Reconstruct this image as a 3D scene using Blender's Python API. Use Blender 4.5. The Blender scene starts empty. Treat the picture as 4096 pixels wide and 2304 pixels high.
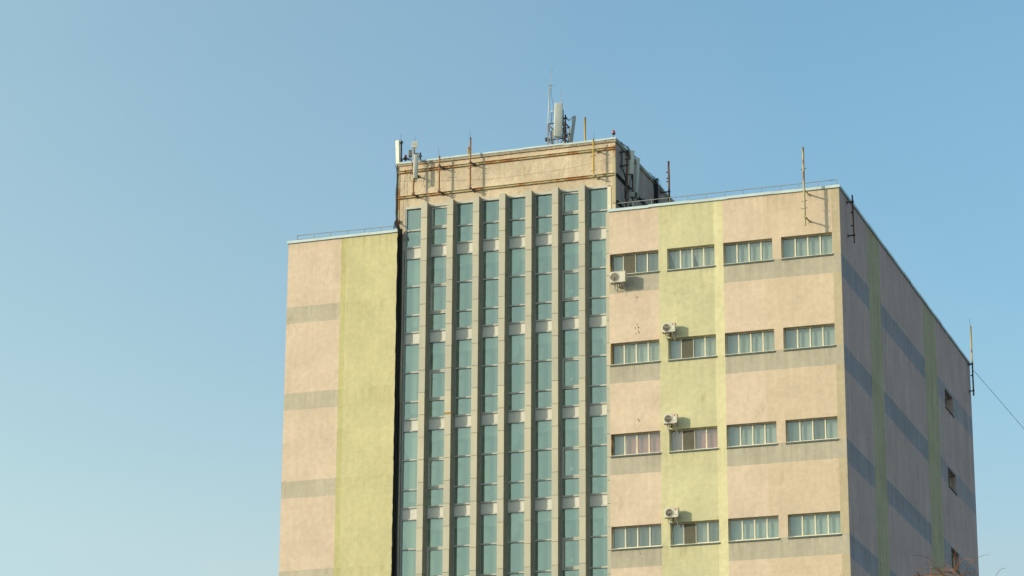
import bpy, math, random
from mathutils import Vector, Matrix
random.seed(11)
R = math.radians
S = bpy.context.scene
COL = S.collection

# ------------------------------------------------------------------ camera
F = 11447.156
CP = Vector((33.94724, -151.53987, 1.6))
rr = Vector((0.94308386, 0.33251676, 0.00504288))
uu = Vector((0.09394087, -0.28092023, 0.95512247))
ff = Vector((-0.31901087, 0.90028686, 0.29616825))
cam = bpy.data.cameras.new('camera')
cam.sensor_width = 36.0
cam.lens = F / 4096 * 36
cam.clip_start = 0.5
cam.clip_end = 6000
camo = bpy.data.objects.new('camera', cam)
COL.objects.link(camo)
m = Matrix((rr, uu, -ff)).transposed().to_4x4()
m.translation = CP
camo.matrix_world = m
S.camera = camo


def ray(u, v):
    return ff + rr * ((u - 2048) / F) - uu * ((v - 1152) / F)


def atY(u, v, Y):          # measured point of the photograph on the vertical plane y = Y
    d = ray(u, v)
    return CP + d * ((Y - CP.y) / d.y)


# ------------------------------------------------------------------ light
SUNV = Vector((-1.27, -1.0, 0.51)).normalized()      # towards the sun
el = math.asin(SUNV.z)
S.world = bpy.data.worlds.new('World')
S.world.use_nodes = True
nt = S.world.node_tree
nt.nodes.clear()
sky = nt.nodes.new('ShaderNodeTexSky')
sky.sky_type = 'NISHITA'
sky.sun_disc = False
sky.sun_elevation = el
sky.sun_rotation = math.atan2(SUNV.x, SUNV.y)
sky.air_density = 1.15
sky.dust_density = 2.6
sky.ozone_density = 2.0
bg = nt.nodes.new('ShaderNodeBackground')
bg.inputs['Strength'].default_value = 0.15
out = nt.nodes.new('ShaderNodeOutputWorld')
mulc = nt.nodes.new('ShaderNodeMix')
mulc.data_type = 'RGBA'
mulc.blend_type = 'MULTIPLY'
mulc.inputs[0].default_value = 1.0
mulc.inputs[7].default_value = (0.80, 1.0, 0.965, 1)
nt.links.new(sky.outputs[0], mulc.inputs[6])


def wm(op, a, b_=None):
    n = nt.nodes.new('ShaderNodeMath')
    n.operation = op
    for i, q in enumerate((a, b_)):
        if q is None:
            continue
        if isinstance(q, (int, float)):
            n.inputs[i].default_value = q
        else:
            nt.links.new(q, n.inputs[i])
    return n.outputs[0]


# pale dust haze of the air: thickest low down and towards the sun's side
tc = nt.nodes.new('ShaderNodeTexCoord')
dt = nt.nodes.new('ShaderNodeVectorMath')
dt.operation = 'DOT_PRODUCT'
sh_ = Vector((SUNV.x, SUNV.y, 0)).normalized()
dt.inputs[1].default_value = sh_
nt.links.new(tc.outputs['Generated'], dt.inputs[0])
sx = nt.nodes.new('ShaderNodeSeparateXYZ')
nt.links.new(tc.outputs['Generated'], sx.inputs[0])
az = wm('MULTIPLY', wm('ADD', dt.outputs['Value'], 0.305), 1.05)
zf = wm('MULTIPLY', wm('EXPONENT', wm('DIVIDE', wm('SUBTRACT', 0.20, wm('MAXIMUM', sx.outputs['Z'], 0.15)), 0.065)), 0.50)
cmap = nt.nodes.new('ShaderNodeMapping')
cmap.inputs['Scale'].default_value = (6, 6, 16)
nt.links.new(tc.outputs['Generated'], cmap.inputs[0])
cn = nt.nodes.new('ShaderNodeTexNoise')
cn.inputs['Scale'].default_value = 1.6
cn.inputs['Detail'].default_value = 5
nt.links.new(cmap.outputs[0], cn.inputs['Vector'])
wisp = wm('MULTIPLY', wm('SUBTRACT', cn.outputs['Fac'], 0.5), 0.09)
hf = wm('MINIMUM', wm('MAXIMUM', wm('ADD', wm('ADD', wm('ADD', az, zf), 0.05), wisp), 0.0), 0.63)
hz = nt.nodes.new('ShaderNodeMix')
hz.data_type = 'RGBA'
nt.links.new(hf, hz.inputs[0])
nt.links.new(mulc.outputs[2], hz.inputs[6])
hc = nt.nodes.new('ShaderNodeMix')
hc.data_type = 'RGBA'
nt.links.new(wm('MINIMUM', wm('MAXIMUM', wm('DIVIDE', wm('ADD', dt.outputs['Value'], 0.475), 0.34), 0.0), 1.0), hc.inputs[0])
hc.inputs[6].default_value = (2.67, 2.58, 2.45, 1)      # dull haze away from the sun
hc.inputs[7].default_value = (2.75, 3.45, 3.40, 1)      # brighter haze towards the sun
nt.links.new(hc.outputs[2], hz.inputs[7])
nt.links.new(hz.outputs[2], bg.inputs[0])
nt.links.new(bg.outputs[0], out.inputs[0])
ld = bpy.data.lights.new('sun', 'SUN')
ld.energy = 2.2
ld.angle = R(0.6)
ld.color = (1.0, 0.88, 0.66)
lo = bpy.data.objects.new('sun', ld)
COL.objects.link(lo)
lo.rotation_euler = SUNV.to_track_quat('Z', 'Y').to_euler()
S.view_settings.view_transform = 'Standard'
S.view_settings.look = 'None'
S.view_settings.exposure = 0.63
S.view_settings.gamma = 1.0


# ------------------------------------------------------------------ materials
def new_mat(name):
    mt = bpy.data.materials.new(name)
    mt.use_nodes = True
    t = mt.node_tree
    b = t.nodes['Principled BSDF']
    return mt, t, b


def coords(t, sx=1, sy=1, sz=1):
    g = t.nodes.new('ShaderNodeNewGeometry')
    mp = t.nodes.new('ShaderNodeMapping')
    mp.inputs['Scale'].default_value = (sx, sy, sz)
    t.links.new(g.outputs['Position'], mp.inputs[0])
    return mp.outputs[0]


def noise(t, vec, scale, detail=4, rough=0.55):
    n = t.nodes.new('ShaderNodeTexNoise')
    n.inputs['Scale'].default_value = scale
    n.inputs['Detail'].default_value = detail
    n.inputs['Roughness'].default_value = rough
    t.links.new(vec, n.inputs['Vector'])
    return n.outputs['Fac']


def ramp(t, fac, stops):
    r = t.nodes.new('ShaderNodeValToRGB')
    e = r.color_ramp.elements
    e[0].position, e[0].color = stops[0][0], (*stops[0][1], 1)
    e[1].position, e[1].color = stops[-1][0], (*stops[-1][1], 1)
    for p, c in stops[1:-1]:
        k = e.new(p)
        k.color = (*c, 1)
    t.links.new(fac, r.inputs[0])
    return r.outputs[0]


def mix(t, fac, a, b, mode='MIX'):
    n = t.nodes.new('ShaderNodeMix')
    n.data_type = 'RGBA'
    n.blend_type = mode
    for s, v in ((0, fac), (6, a), (7, b)):
        if isinstance(v, (int, float)):
            n.inputs[s].default_value = v
        elif isinstance(v, tuple):
            n.inputs[s].default_value = (*v, 1)
        else:
            t.links.new(v, n.inputs[s])
    return n.outputs[2]


def g3(v):
    return (v, v, v)


def plaster(name, col, streak=0.035, blotch=0.12, bump=0.26, dirt=(0.55, 0.50, 0.42), crust=0.0):
    mt, t, b = new_mat(name)
    v = coords(t)
    vs = coords(t, 1.4, 1.4, 0.06)
    c = mix(t, 1.0, col, ramp(t, noise(t, v, 0.45, 5, 0.6), [(0.3, g3(1 - blotch)), (0.7, g3(1 + blotch * 0.5))]), 'MULTIPLY')
    c = mix(t, 1.0, c, ramp(t, noise(t, vs, 2.2, 4, 0.6), [(0.3, g3(1 - streak)), (0.72, g3(1 + streak))]), 'MULTIPLY')
    c = mix(t, 1.0, c, ramp(t, noise(t, v, 3.2, 5, 0.65), [(0.28, g3(0.9)), (0.7, g3(1.07))]), 'MULTIPLY')
    # scattered darker stains
    st = ramp(t, noise(t, coords(t, 1, 1, 0.45), 0.9, 6, 0.7), [(0.60, g3(0.0)), (0.78, g3(0.55))])
    c = mix(t, st, c, mix(t, 1.0, c, dirt, 'MULTIPLY'))
    # rain-washed dirt runs: below the coping and below each row of sills
    gz = t.nodes.new('ShaderNodeNewGeometry')
    sp = t.nodes.new('ShaderNodeSeparateXYZ')
    t.links.new(gz.outputs['Position'], sp.inputs[0])

    def q_(op, a, b_=None, cl=False):
        n = t.nodes.new('ShaderNodeMath')
        n.operation = op
        n.use_clamp = cl
        for i, w in enumerate((a, b_)):
            if isinstance(w, (int, float)):
                n.inputs[i].default_value = w
            elif w is not None:
                t.links.new(w, n.inputs[i])
        return n.outputs[0]
    z_ = sp.outputs['Z']
    below = q_('MULTIPLY', q_('FRACT', q_('DIVIDE', q_('SUBTRACT', 51.60 + 54, z_), 5.40)), 5.40)
    m1 = q_('MULTIPLY', q_('SUBTRACT', 1.0, q_('DIVIDE', below, 1.3), True), 0.8)
    m2 = q_('DIVIDE', q_('SUBTRACT', z_, 53.9), 2.2, True)
    mm = q_('MULTIPLY', q_('MAXIMUM', m1, m2), q_('ADD', q_('MULTIPLY', q_('LESS_THAN', z_, 56.0), 0.7), 0.3))
    run = ramp(t, noise(t, coords(t, 2.6, 2.6, 0.10), 1.6, 5, 0.65), [(0.44, g3(0.0)), (0.70, g3(0.6))])
    c = mix(t, q_('MULTIPLY', run, mm), c, mix(t, 1.0, c, (0.62, 0.60, 0.50), 'MULTIPLY'))
    t.links.new(c, b.inputs['Base Color'])
    b.inputs['Roughness'].default_value = 0.93
    b.inputs['Specular IOR Level'].default_value = 0.15
    bp = t.nodes.new('ShaderNodeBump')
    bp.inputs['Strength'].default_value = bump
    bp.inputs['Distance'].default_value = 0.05
    h = t.nodes.new('ShaderNodeMath')
    h.operation = 'ADD'
    t.links.new(noise(t, v, 9.0, 4, 0.6), h.inputs[0])
    h2 = t.nodes.new('ShaderNodeMath')
    h2.operation = 'MULTIPLY'
    h2.inputs[1].default_value = 1.0 + crust
    t.links.new(noise(t, v, 2.6, 3, 0.5), h2.inputs[0])
    t.links.new(h2.outputs[0], h.inputs[1])
    t.links.new(h.outputs[0], bp.inputs['Height'])
    t.links.new(bp.outputs[0], b.inputs['Normal'])
    return mt


def simple(name, col, rough=0.6, metal=0.0, var=0.12, scale=3.0, spec=0.4):
    mt, t, b = new_mat(name)
    c = mix(t, 1.0, col, ramp(t, noise(t, coords(t), scale, 4), [(0.3, g3(1 - var)), (0.7, g3(1 + var))]), 'MULTIPLY')
    t.links.new(c, b.inputs['Base Color'])
    b.inputs['Roughness'].default_value = rough
    b.inputs['Metallic'].default_value = metal
    b.inputs['Specular IOR Level'].default_value = spec
    return mt


def rusty(name, paint, rust=(0.28, 0.10, 0.025), dark=(0.10, 0.045, 0.02), lo_=0.42, hi_=0.58):
    mt, t, b = new_mat(name)
    n = noise(t, coords(t), 1.3, 6, 0.7)
    c = ramp(t, n, [(lo_, paint), ((lo_ + hi_) / 2, rust), (hi_ + 0.12, dark)])
    t.links.new(c, b.inputs['Base Color'])
    b.inputs['Roughness'].default_value = 0.8
    return mt


PINK = (0.72, 0.565, 0.43)
GREEN = (0.64, 0.585, 0.355)
GREENL = (0.76, 0.68, 0.41)
BAND = (0.515, 0.455, 0.355)
M = {}
M['pink'] = plaster('pink_plaster', PINK)
M['pink2'] = plaster('beige_plaster', (0.685, 0.54, 0.395))
M['tan'] = plaster('tan_plaster', (0.55, 0.45, 0.305))
M['band'] = plaster('grey_band_plaster', BAND, streak=0.10)
M['lband'] = plaster('faded_grey_plaster', (0.575, 0.50, 0.385), streak=0.08)
M['green'] = plaster('green_plaster', GREEN)
M['greenl'] = plaster('light_green_plaster', GREENL, blotch=0.1)
M['greend'] = plaster('edge_green_plaster', (0.59, 0.53, 0.26))
M['lgreen'] = plaster('yellow_green_plaster', (0.645, 0.575, 0.325))
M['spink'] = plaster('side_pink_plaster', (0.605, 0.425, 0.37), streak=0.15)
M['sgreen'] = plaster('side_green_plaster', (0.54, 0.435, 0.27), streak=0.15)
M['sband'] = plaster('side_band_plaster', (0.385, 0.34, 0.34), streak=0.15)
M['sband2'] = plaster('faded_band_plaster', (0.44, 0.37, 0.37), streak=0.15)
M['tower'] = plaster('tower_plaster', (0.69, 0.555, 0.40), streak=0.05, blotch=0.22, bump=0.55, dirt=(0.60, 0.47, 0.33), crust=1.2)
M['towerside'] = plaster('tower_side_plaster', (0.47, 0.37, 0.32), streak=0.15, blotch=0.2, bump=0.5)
M['ledge'] = plaster('ledge_concrete', (0.47, 0.38, 0.27), streak=0.2, blotch=0.3, bump=0.9)
M['roof'] = simple('roof_felt', (0.06, 0.06, 0.06), 0.9)
M['coping'] = simple('coping_zinc', (0.54, 0.64, 0.65), 0.5, 0.0, 0.10, 1.2)
M['cream'] = simple('window_frame_paint', (0.76, 0.68, 0.50), 0.5, 0, 0.06)
M['sill'] = simple('window_sill_metal', (0.70, 0.66, 0.52), 0.5, 0, 0.1)
M['sillu'] = simple('sill_drip_shade', (0.10, 0.13, 0.115), 0.7)  # drip edge with the sill's shadow put into its dark colour
M['alu'] = simple('mullion_metal', (0.30, 0.33, 0.34), 0.45, 0.0, 0.1)
M['alul'] = simple('transom_metal', (0.52, 0.50, 0.43), 0.45, 0.0, 0.1)
M['spandrel'] = simple('spandrel_panel', (0.66, 0.635, 0.57), 0.6, 0, 0.07, 1.0)
M['rail'] = rusty('rusty_channel', (0.46, 0.40, 0.23), rust=(0.42, 0.19, 0.05), dark=(0.22, 0.09, 0.03), lo_=0.47, hi_=0.66)
M['rustpipe'] = rusty('rusty_pipe', (0.36, 0.20, 0.09), rust=(0.30, 0.12, 0.04), lo_=0.45, hi_=0.7)
M['yellowpipe'] = rusty('yellow_pipe', (0.56, 0.36, 0.07), lo_=0.56, hi_=0.72)
M['brownpole'] = rusty('brown_pole', (0.10, 0.05, 0.035), rust=(0.2, 0.08, 0.03), dark=(0.03, 0.02, 0.02), lo_=0.45, hi_=0.65)
M['palepole'] = rusty('pale_pole', (0.50, 0.42, 0.25), lo_=0.55, hi_=0.72)
M['darksteel'] = simple('dark_steel', (0.035, 0.035, 0.035), 0.6)
M['greysteel'] = simple('grey_steel', (0.27, 0.26, 0.24), 0.6)
M['railing'] = simple('railing_steel', (0.25, 0.26, 0.24), 0.6)
M['cable'] = simple('black_cable', (0.012, 0.012, 0.013), 0.55)
M['void'] = simple('joint_shade_black', (0.012, 0.011, 0.01), 0.95)  # black puts the deep shade of the joint into the colour
M['radome'] = simple('antenna_radome', (0.60, 0.60, 0.52), 0.5, 0, 0.05)
M['radomeb'] = simple('antenna_shell_cream', (0.78, 0.72, 0.56), 0.5, 0, 0.05)
M['equip'] = simple('equipment_grey', (0.42, 0.44, 0.40), 0.6)
M['acwhite'] = simple('ac_casing', (0.68, 0.63, 0.51), 0.5, 0, 0.05)
M['acgrille'] = simple('ac_grille', (0.30, 0.26, 0.20), 0.7)
M['acdark'] = simple('ac_dark', (0.05, 0.045, 0.04), 0.7)
M['red'] = simple('red_emblem', (0.62, 0.10, 0.05), 0.5, 0, 0.05)
M['txt'] = simple('grey_print', (0.30, 0.28, 0.26), 0.6)
M['hose'] = simple('pale_blue_hose', (0.22, 0.50, 0.58), 0.5)
M['sticker'] = simple('white_paper', (0.80, 0.90, 0.86), 0.8, 0, 0.02)
M['foam'] = rusty('mounting_foam', (0.40, 0.24, 0.06), rust=(0.14, 0.08, 0.03), lo_=0.45, hi_=0.6)
M['wirepale'] = simple('pale_cable', (0.80, 0.90, 0.92), 0.6)
M['whip'] = simple('fibreglass_whip', (0.52, 0.50, 0.46), 0.5)
M['ground'] = simple('ground_asphalt', (0.07, 0.071, 0.07), 0.95, 0, 0.25, 0.08)
M['bark'] = simple('birch_bark', (0.55, 0.50, 0.42), 0.85, 0, 0.3, 3)
M['twig'] = simple('birch_twig', (0.30, 0.125, 0.05), 0.8, 0, 0.25, 5)
M['limb'] = simple('birch_limb', (0.46, 0.30, 0.15), 0.8, 0, 0.25, 5)
M['greytwig'] = simple('bare_twig', (0.26, 0.20, 0.13), 0.85)
M['screen'] = simple('insect_screen_mesh', (0.12, 0.112, 0.08), 0.9)

mt, t, b = new_mat('fin_cladding')           # each cassette has its own slight tone
gm = t.nodes.new('ShaderNodeNewGeometry')
c = ramp(t, gm.outputs['Random Per Island'], [(0.0, (0.455, 0.425, 0.33)), (0.5, (0.50, 0.455, 0.35)), (1.0, (0.55, 0.49, 0.36))])
c = mix(t, 1.0, c, ramp(t, noise(t, coords(t, 1, 1, 0.3), 1.5, 4), [(0.3, g3(0.93)), (0.7, g3(1.05))]), 'MULTIPLY')
t.links.new(c, b.inputs['Base Color'])
b.inputs['Roughness'].default_value = 0.55
M['fin'] = mt
M['fin_shade'] = simple('fin_return_shade', (0.30, 0.28, 0.21), 0.6)  # darker copy of the cladding, shade on the returns put into the colour
M['finjoint'] = simple('fin_joint', (0.26, 0.23, 0.17), 0.8)

mt, t, b = new_mat('beacon_lens')
b.inputs['Base Color'].default_value = (0.50, 0.015, 0.02, 1)
b.inputs['Roughness'].default_value = 0.25
M['beacon'] = mt


def glass(name, tint, refl, rough=0.0, veil=None, vf=0.0, gcol=(0.8, 1.0, 0.9)):
    mt = bpy.data.materials.new(name)
    mt.use_nodes = True
    t = mt.node_tree
    t.nodes.clear()
    o = t.nodes.new('ShaderNodeOutputMaterial')
    tr = t.nodes.new('ShaderNodeBsdfTransparent')
    tr.inputs[0].default_value = (*tint, 1)
    gl = t.nodes.new('ShaderNodeBsdfGlossy')
    gl.inputs[0].default_value = (*gcol, 1)
    gl.inputs['Roughness'].default_value = 0.02
    g0 = t.nodes.new('ShaderNodeNewGeometry')
    dp = t.nodes.new('ShaderNodeVectorMath')
    dp.operation = 'DOT_PRODUCT'
    t.links.new(g0.outputs['Normal'], dp.inputs[0])
    t.links.new(g0.outputs['Incoming'], dp.inputs[1])

    def mt_(op, a, b_=None):
        n = t.nodes.new('ShaderNodeMath')
        n.operation = op
        for i, q in enumerate((a, b_)):
            if isinstance(q, (int, float)):
                n.inputs[i].default_value = q
            elif q is not None:
                t.links.new(q, n.inputs[i])
        return n.outputs[0]
    f0 = refl
    sch = mt_('POWER', mt_('SUBTRACT', 1.0, mt_('ABSOLUTE', dp.outputs['Value'])), 5.0)
    frv = mt_('ADD', mt_('MULTIPLY', sch, 1 - f0), f0)
    bp = t.nodes.new('ShaderNodeBump')
    bp.inputs['Strength'].default_value = 0.12
    bp.inputs['Distance'].default_value = 0.02
    t.links.new(noise(t, coords(t), 1.2, 2), bp.inputs['Height'])
    t.links.new(bp.outputs[0], gl.inputs['Normal'])
    mx = t.nodes.new('ShaderNodeMixShader')
    t.links.new(frv, mx.inputs[0])
    src = tr.outputs[0]
    if vf:                                     # diffuse veil lightening the pane, painted stand-in for milky reflection
        df = t.nodes.new('ShaderNodeBsdfDiffuse')
        gi = t.nodes.new('ShaderNodeNewGeometry')
        vc = mix(t, 1.0, veil, ramp(t, gi.outputs['Random Per Island'], [(0.0, g3(0.72)), (1.0, g3(1.25))]), 'MULTIPLY')
        vc = mix(t, 1.0, vc, ramp(t, noise(t, coords(t, 1, 1, 0.4), 0.8, 3), [(0.3, g3(0.8)), (0.7, g3(1.2))]), 'MULTIPLY')
        t.links.new(vc, df.inputs[0])
        m2 = t.nodes.new('ShaderNodeMixShader')
        m2.inputs[0].default_value = vf
        t.links.new(tr.outputs[0], m2.inputs[1])
        t.links.new(df.outputs[0], m2.inputs[2])
        src = m2.outputs[0]
    t.links.new(src, mx.inputs[1])
    t.links.new(gl.outputs[0], mx.inputs[2])
    t.links.new(mx.outputs[0], o.inputs[0])
    return mt


M['glass'] = glass('tinted_green_glass', (0.67, 0.74, 0.63), 0.26, veil=(0.35, 0.40, 0.32), vf=0.27, gcol=(0.79, 0.97, 0.88))
M['wglass'] = glass('window_glass', (0.67, 0.72, 0.69), 0.15, veil=(0.42, 0.46, 0.41), vf=0.12, gcol=(0.98, 1.0, 0.93))


def cloth(name, col):
    return simple(name, col, 0.9, 0, 0.05, 2)


M['sheer'] = cloth('pale_roller_blind', (0.58, 0.64, 0.61))
M['dim'] = cloth('grey_roller_blind', (0.17, 0.20, 0.18))
M['vert'] = cloth('vertical_blind', (0.76, 0.78, 0.68))
M['pinkc'] = cloth('pink_vertical_blind', (0.95, 0.52, 0.50))
M['white'] = cloth('white_curtain', (0.88, 0.87, 0.80))
M['foil'] = cloth('bluish_window_film', (0.60, 0.70, 0.67))
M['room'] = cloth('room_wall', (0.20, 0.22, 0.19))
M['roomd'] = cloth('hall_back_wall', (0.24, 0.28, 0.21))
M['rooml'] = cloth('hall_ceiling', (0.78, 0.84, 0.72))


# ------------------------------------------------------------------ mesh builder
class B:
    def __init__(s):
        s.v, s.f, s.k, s.ms, s.sm = [], [], [], [], []

    def mi(s, mat):
        if mat not in s.ms:
            s.ms.append(mat)
        return s.ms.index(mat)

    def face(s, pts, mat, smooth=False):
        n = len(s.v)
        s.v += [tuple(p) for p in pts]
        s.f.append(tuple(range(n, n + len(pts))))
        s.k.append(s.mi(mat))
        s.sm.append(smooth)
        return s

    def hexa(s, P, mat):
        n = len(s.v)
        s.v += [tuple(p) for p in P]
        k = s.mi(mat)
        for q in ((0, 3, 2, 1), (4, 5, 6, 7), (0, 1, 5, 4), (1, 2, 6, 5), (2, 3, 7, 6), (3, 0, 4, 7)):
            s.f.append(tuple(n + i for i in q))
            s.k.append(k)
            s.sm.append(False)
        return s

    def box(s, x0, x1, y0, y1, z0, z1, mat):
        return s.hexa([(x0, y0, z0), (x1, y0, z0), (x1, y1, z0), (x0, y1, z0), (x0, y0, z1), (x1, y0, z1), (x1, y1, z1), (x0, y1, z1)], mat)

    def obox(s, c, sx, sy, sz, rot, mat, bevel=0.0):
        """box centred on c; rot a 3x3 matrix; bevel rounds the four long (z) edges"""
        c = Vector(c)
        if not bevel:
            P = [c + rot @ Vector((a * sx / 2, bb * sy / 2, d * sz / 2)) for d in (-1, 1) for a, bb in ((-1, -1), (1, -1), (1, 1), (-1, 1))]
            return s.hexa(P, mat)
        pro = []
        for cx, cy, a0 in ((1, 1, 0), (-1, 1, 90), (-1, -1, 180), (1, -1, 270)):
            for k in range(4):
                a = R(a0 + k * 30)
                pro.append((cx * (sx / 2 - bevel) + bevel * math.cos(a), cy * (sy / 2 - bevel) + bevel * math.sin(a)))
        return s.prism(c, rot, [(p, -sz / 2, 1) for p in [0]] and pro, [(-sz / 2, 0.90), (-sz / 2 + bevel * .6, 1), (sz / 2 - bevel * .6, 1), (sz / 2, 0.90)], mat)

    def prism(s, c, rot, pro, levels, mat):
        n = len(s.v)
        m_ = len(pro)
        for z, sc in levels:
            for x, y in pro:
                s.v.append(tuple(c + rot @ Vector((x * sc, y * sc, z))))
        k = s.mi(mat)
        for L in range(len(levels) - 1):
            for i in range(m_):
                j = (i + 1) % m_
                s.f.append((n + L * m_ + i, n + L * m_ + j, n + (L + 1) * m_ + j, n + (L + 1) * m_ + i))
                s.k.append(k)
                s.sm.append(True)
        s.f.append(tuple(n + i for i in reversed(range(m_))))
        s.f.append(tuple(n + (len(levels) - 1) * m_ + i for i in range(m_)))
        s.k += [k, k]
        s.sm += [False, False]
        return s

    def tube(s, pts, r, mat, seg=8, r2=None):
        pts = [Vector(p) for p in pts]
        N = len(pts)
        n = len(s.v)
        k = s.mi(mat)
        up = Vector((0.13, 0.31, 0.94)).normalized()
        for i, p in enumerate(pts):
            d = (pts[min(i + 1, N - 1)] - pts[max(i - 1, 0)]).normalized()
            a = d.cross(up)
            if a.length < 0.05:
                a = d.cross(Vector((1, 0, 0)))
            a.normalize()
            bb = d.cross(a)
            ri = r if r2 is None else r + (r2 - r) * i / max(N - 1, 1)
            for q in range(seg):
                t_ = 2 * math.pi * q / seg
                s.v.append(tuple(p + (a * math.cos(t_) + bb * math.sin(t_)) * ri))
        for i in range(N - 1):
            for q in range(seg):
                w = (q + 1) % seg
                s.f.append((n + i * seg + q, n + i * seg + w, n + (i + 1) * seg + w, n + (i + 1) * seg + q))
                s.k.append(k)
                s.sm.append(True)
        s.f.append(tuple(n + q for q in range(seg)))
        s.f.append(tuple(n + (N - 1) * seg + q for q in reversed(range(seg))))
        s.k += [k, k]
        s.sm += [False, False]
        return s

    def beam(s, p0, p1, w, h, mat, up=(0, 0, 1)):
        p0, p1 = Vector(p0), Vector(p1)
        d = p1 - p0
        L = d.length
        d.normalize()
        u_ = Vector(up)
        if abs(d.dot(u_)) > 0.95:
            u_ = Vector((0, 1, 0))
        a = d.cross(u_).normalized()
        c_ = a.cross(d)
        rot = Matrix((a, c_, d)).transposed()
        return s.obox((p0 + p1) / 2, w, h, L, rot, mat)

    def build(s, name, parent=None, label=None):
        me = bpy.data.meshes.new(name)
        org = parent['_o'] if parent is not None and '_o' in parent.keys() else None
        o_ = ORG.get(parent.name, Vector((0, 0, 0))) if parent is not None else Vector((0, 0, 0))
        me.from_pydata([(x - o_.x, y - o_.y, z - o_.z) for x, y, z in s.v], [], s.f)
        for q in s.ms:
            me.materials.append(M[q])
        me.polygons.foreach_set('material_index', s.k)
        me.polygons.foreach_set('use_smooth', s.sm)
        me.validate()
        me.update()
        ob = bpy.data.objects.new(name, me)
        COL.objects.link(ob)
        if parent is not None:
            ob.parent = parent
            ORG[ob.name] = o_
        if label:
            ob['label'] = label
        return ob


ORG = {}
I3 = Matrix.Identity(3)


def thing(name, label, cat, loc=(0, 0, 0), group=None):
    o = bpy.data.objects.new(name, None)
    o.empty_display_size = 0.3
    COL.objects.link(o)
    o.location = loc
    o['label'] = label
    o['category'] = cat
    if group:
        o['group'] = group
    ORG[o.name] = Vector(loc)
    return o


def tag(o, label, cat, group=None):
    o['label'] = label
    o['category'] = cat
    if group:
        o['group'] = group
    return o


def copy_tree(o, loc, label):
    c = o.copy()
    COL.objects.link(c)
    c.location = loc
    c['label'] = label
    for ch in o.children:
        d = ch.copy()
        COL.objects.link(d)
        d.parent = c
        for g_ in ch.children:
            e = g_.copy()
            COL.objects.link(e)
            e.parent = d
    return c


# ------------------------------------------------------------------ ground
gb = B()
gb.face([(-3000, -3000, 0), (3000, -3000, 0), (3000, 3000, 0), (-3000, 3000, 0)], 'ground')
g_ = gb.build('ground')
g_['kind'] = 'structure'

# ------------------------------------------------------------------ the building
bld = thing('office_building', 'tall pink and yellow-green painted office block with a finned glass tower in the middle', 'building', (-17, 5, 0))
ZR, ZT, HW, H = 55.65, 52.894, 1.315, 5.40
XL, YD = -34.19, 39.6
LWR, TX0, TX1, TY = -27.05, -27.38, -13.51, 0.55
RX0 = -13.747
WX = [(-13.707, -10.764), (-10.235, -7.402), (-6.877, -3.98), (-3.459, -0.484)]
ROWS = [ZT - k * H for k in range(4)]
REV = 0.34


def grid(bm, us, zs, place, zone):
    us = sorted(set(round(u, 4) for u in us))
    zs = sorted(set(round(z, 4) for z in zs))
    for i in range(len(us) - 1):
        for j in range(len(zs) - 1):
            mt_ = zone((us[i] + us[i + 1]) / 2, (zs[j] + zs[j + 1]) / 2)
            if mt_:
                bm.face([place(us[i], zs[j]), place(us[i + 1], zs[j]), place(us[i + 1], zs[j + 1]), place(us[i], zs[j + 1])], mt_)


BZ = [51.62 - k * H for k in range(10)]
BH = 1.14


def in_band(z, hh=BH):
    return any(b_ - hh < z < b_ for b_ in BZ)


# right wing, front
def zone_front(x, z):
    for a, b_ in WX:
        for zt in ROWS:
            if a < x < b_ and zt - HW < z < zt:
                return None
    if -10.745 < x < -7.43:
        return 'green'
    if -7.43 < x < -6.87:
        return 'greenl'
    if in_band(z):
        return 'band'
    if x < -10.745 or x < -4.48:
        return 'pink'
    if x > -0.47:
        return 'tan'
    return 'pink2'


bm = B()
us = [RX0, -10.745, -7.43, -6.87, -4.48, -0.47, 0] + [e for w in WX for e in w]
zs = [0, ZR - 0.02] + [z for z in ROWS] + [z - HW for z in ROWS] + BZ + [z - BH for z in BZ]
zs = [z for z in zs if z >= 0]
grid(bm, us, zs, lambda x, z: (x, 0, z), zone_front)
REV = 0.34
for i, (a, b_) in enumerate(WX):        # reveals
    for zt in ROWS:
        zb = zt - HW
        mt_ = 'green' if i == 1 else 'tan'
        bm.face([(a, 0, zb), (a, 0, zt), (a, REV, zt), (a, REV, zb)], mt_)
        bm.face([(b_, 0, zb), (b_, REV, zb), (b_, REV, zt), (b_, 0, zt)], mt_)
        bm.face([(a, 0, zt), (b_, 0, zt), (b_, REV, zt), (a, REV, zt)], mt_)
        bm.face([(a, 0, zb), (a, REV, zb), (b_, REV, zb), (b_, 0, zb)], mt_)
bm.face([(RX0, 0, 0), (RX0, 0, ZR), (RX0, TY, ZR), (RX0, TY, 0)], 'pink')
for (u_, v_) in ((2548, 1299), (2541, 1312), (2554, 1310), (2545, 1335), (2555, 1325), (2557, 1331), (2552, 1188), (2547, 1190), (2553, 1677), (2557, 1683), (2557, 2203), (2562, 2215)):
    q = atY(u_, v_, 0)             # old drill holes
    r_ = random.uniform(.018, .04)
    bm.box(q.x - r_, q.x + r_, -.004, .01, q.z - r_, q.z + r_, 'acdark')
for zt in ROWS[:3]:                # crumbling mounting foam beside the glazing strip
    bm.box(WX[0][0] + .002, WX[0][0] + .05, -.004, REV - .02, zt - HW + .05, zt - .03, 'foam')
bm.build('front_wall', bld)

# right wing, side
SW = [(29.85, 32.6)]
SROWS = [51.38 - 5.33 * k for k in range(4)]
SH_ = 1.28


def zone_side(y, z):
    for zt in SROWS:
        if SW[0][0] < y < SW[0][1] and zt - SH_ < z < zt:
            return None
    if 7.2 < y < 10.42 or 23.42 < y < 27.4:
        return 'sgreen'
    if in_band(z, 1.36):
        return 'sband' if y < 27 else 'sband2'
    return 'spink'


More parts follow.
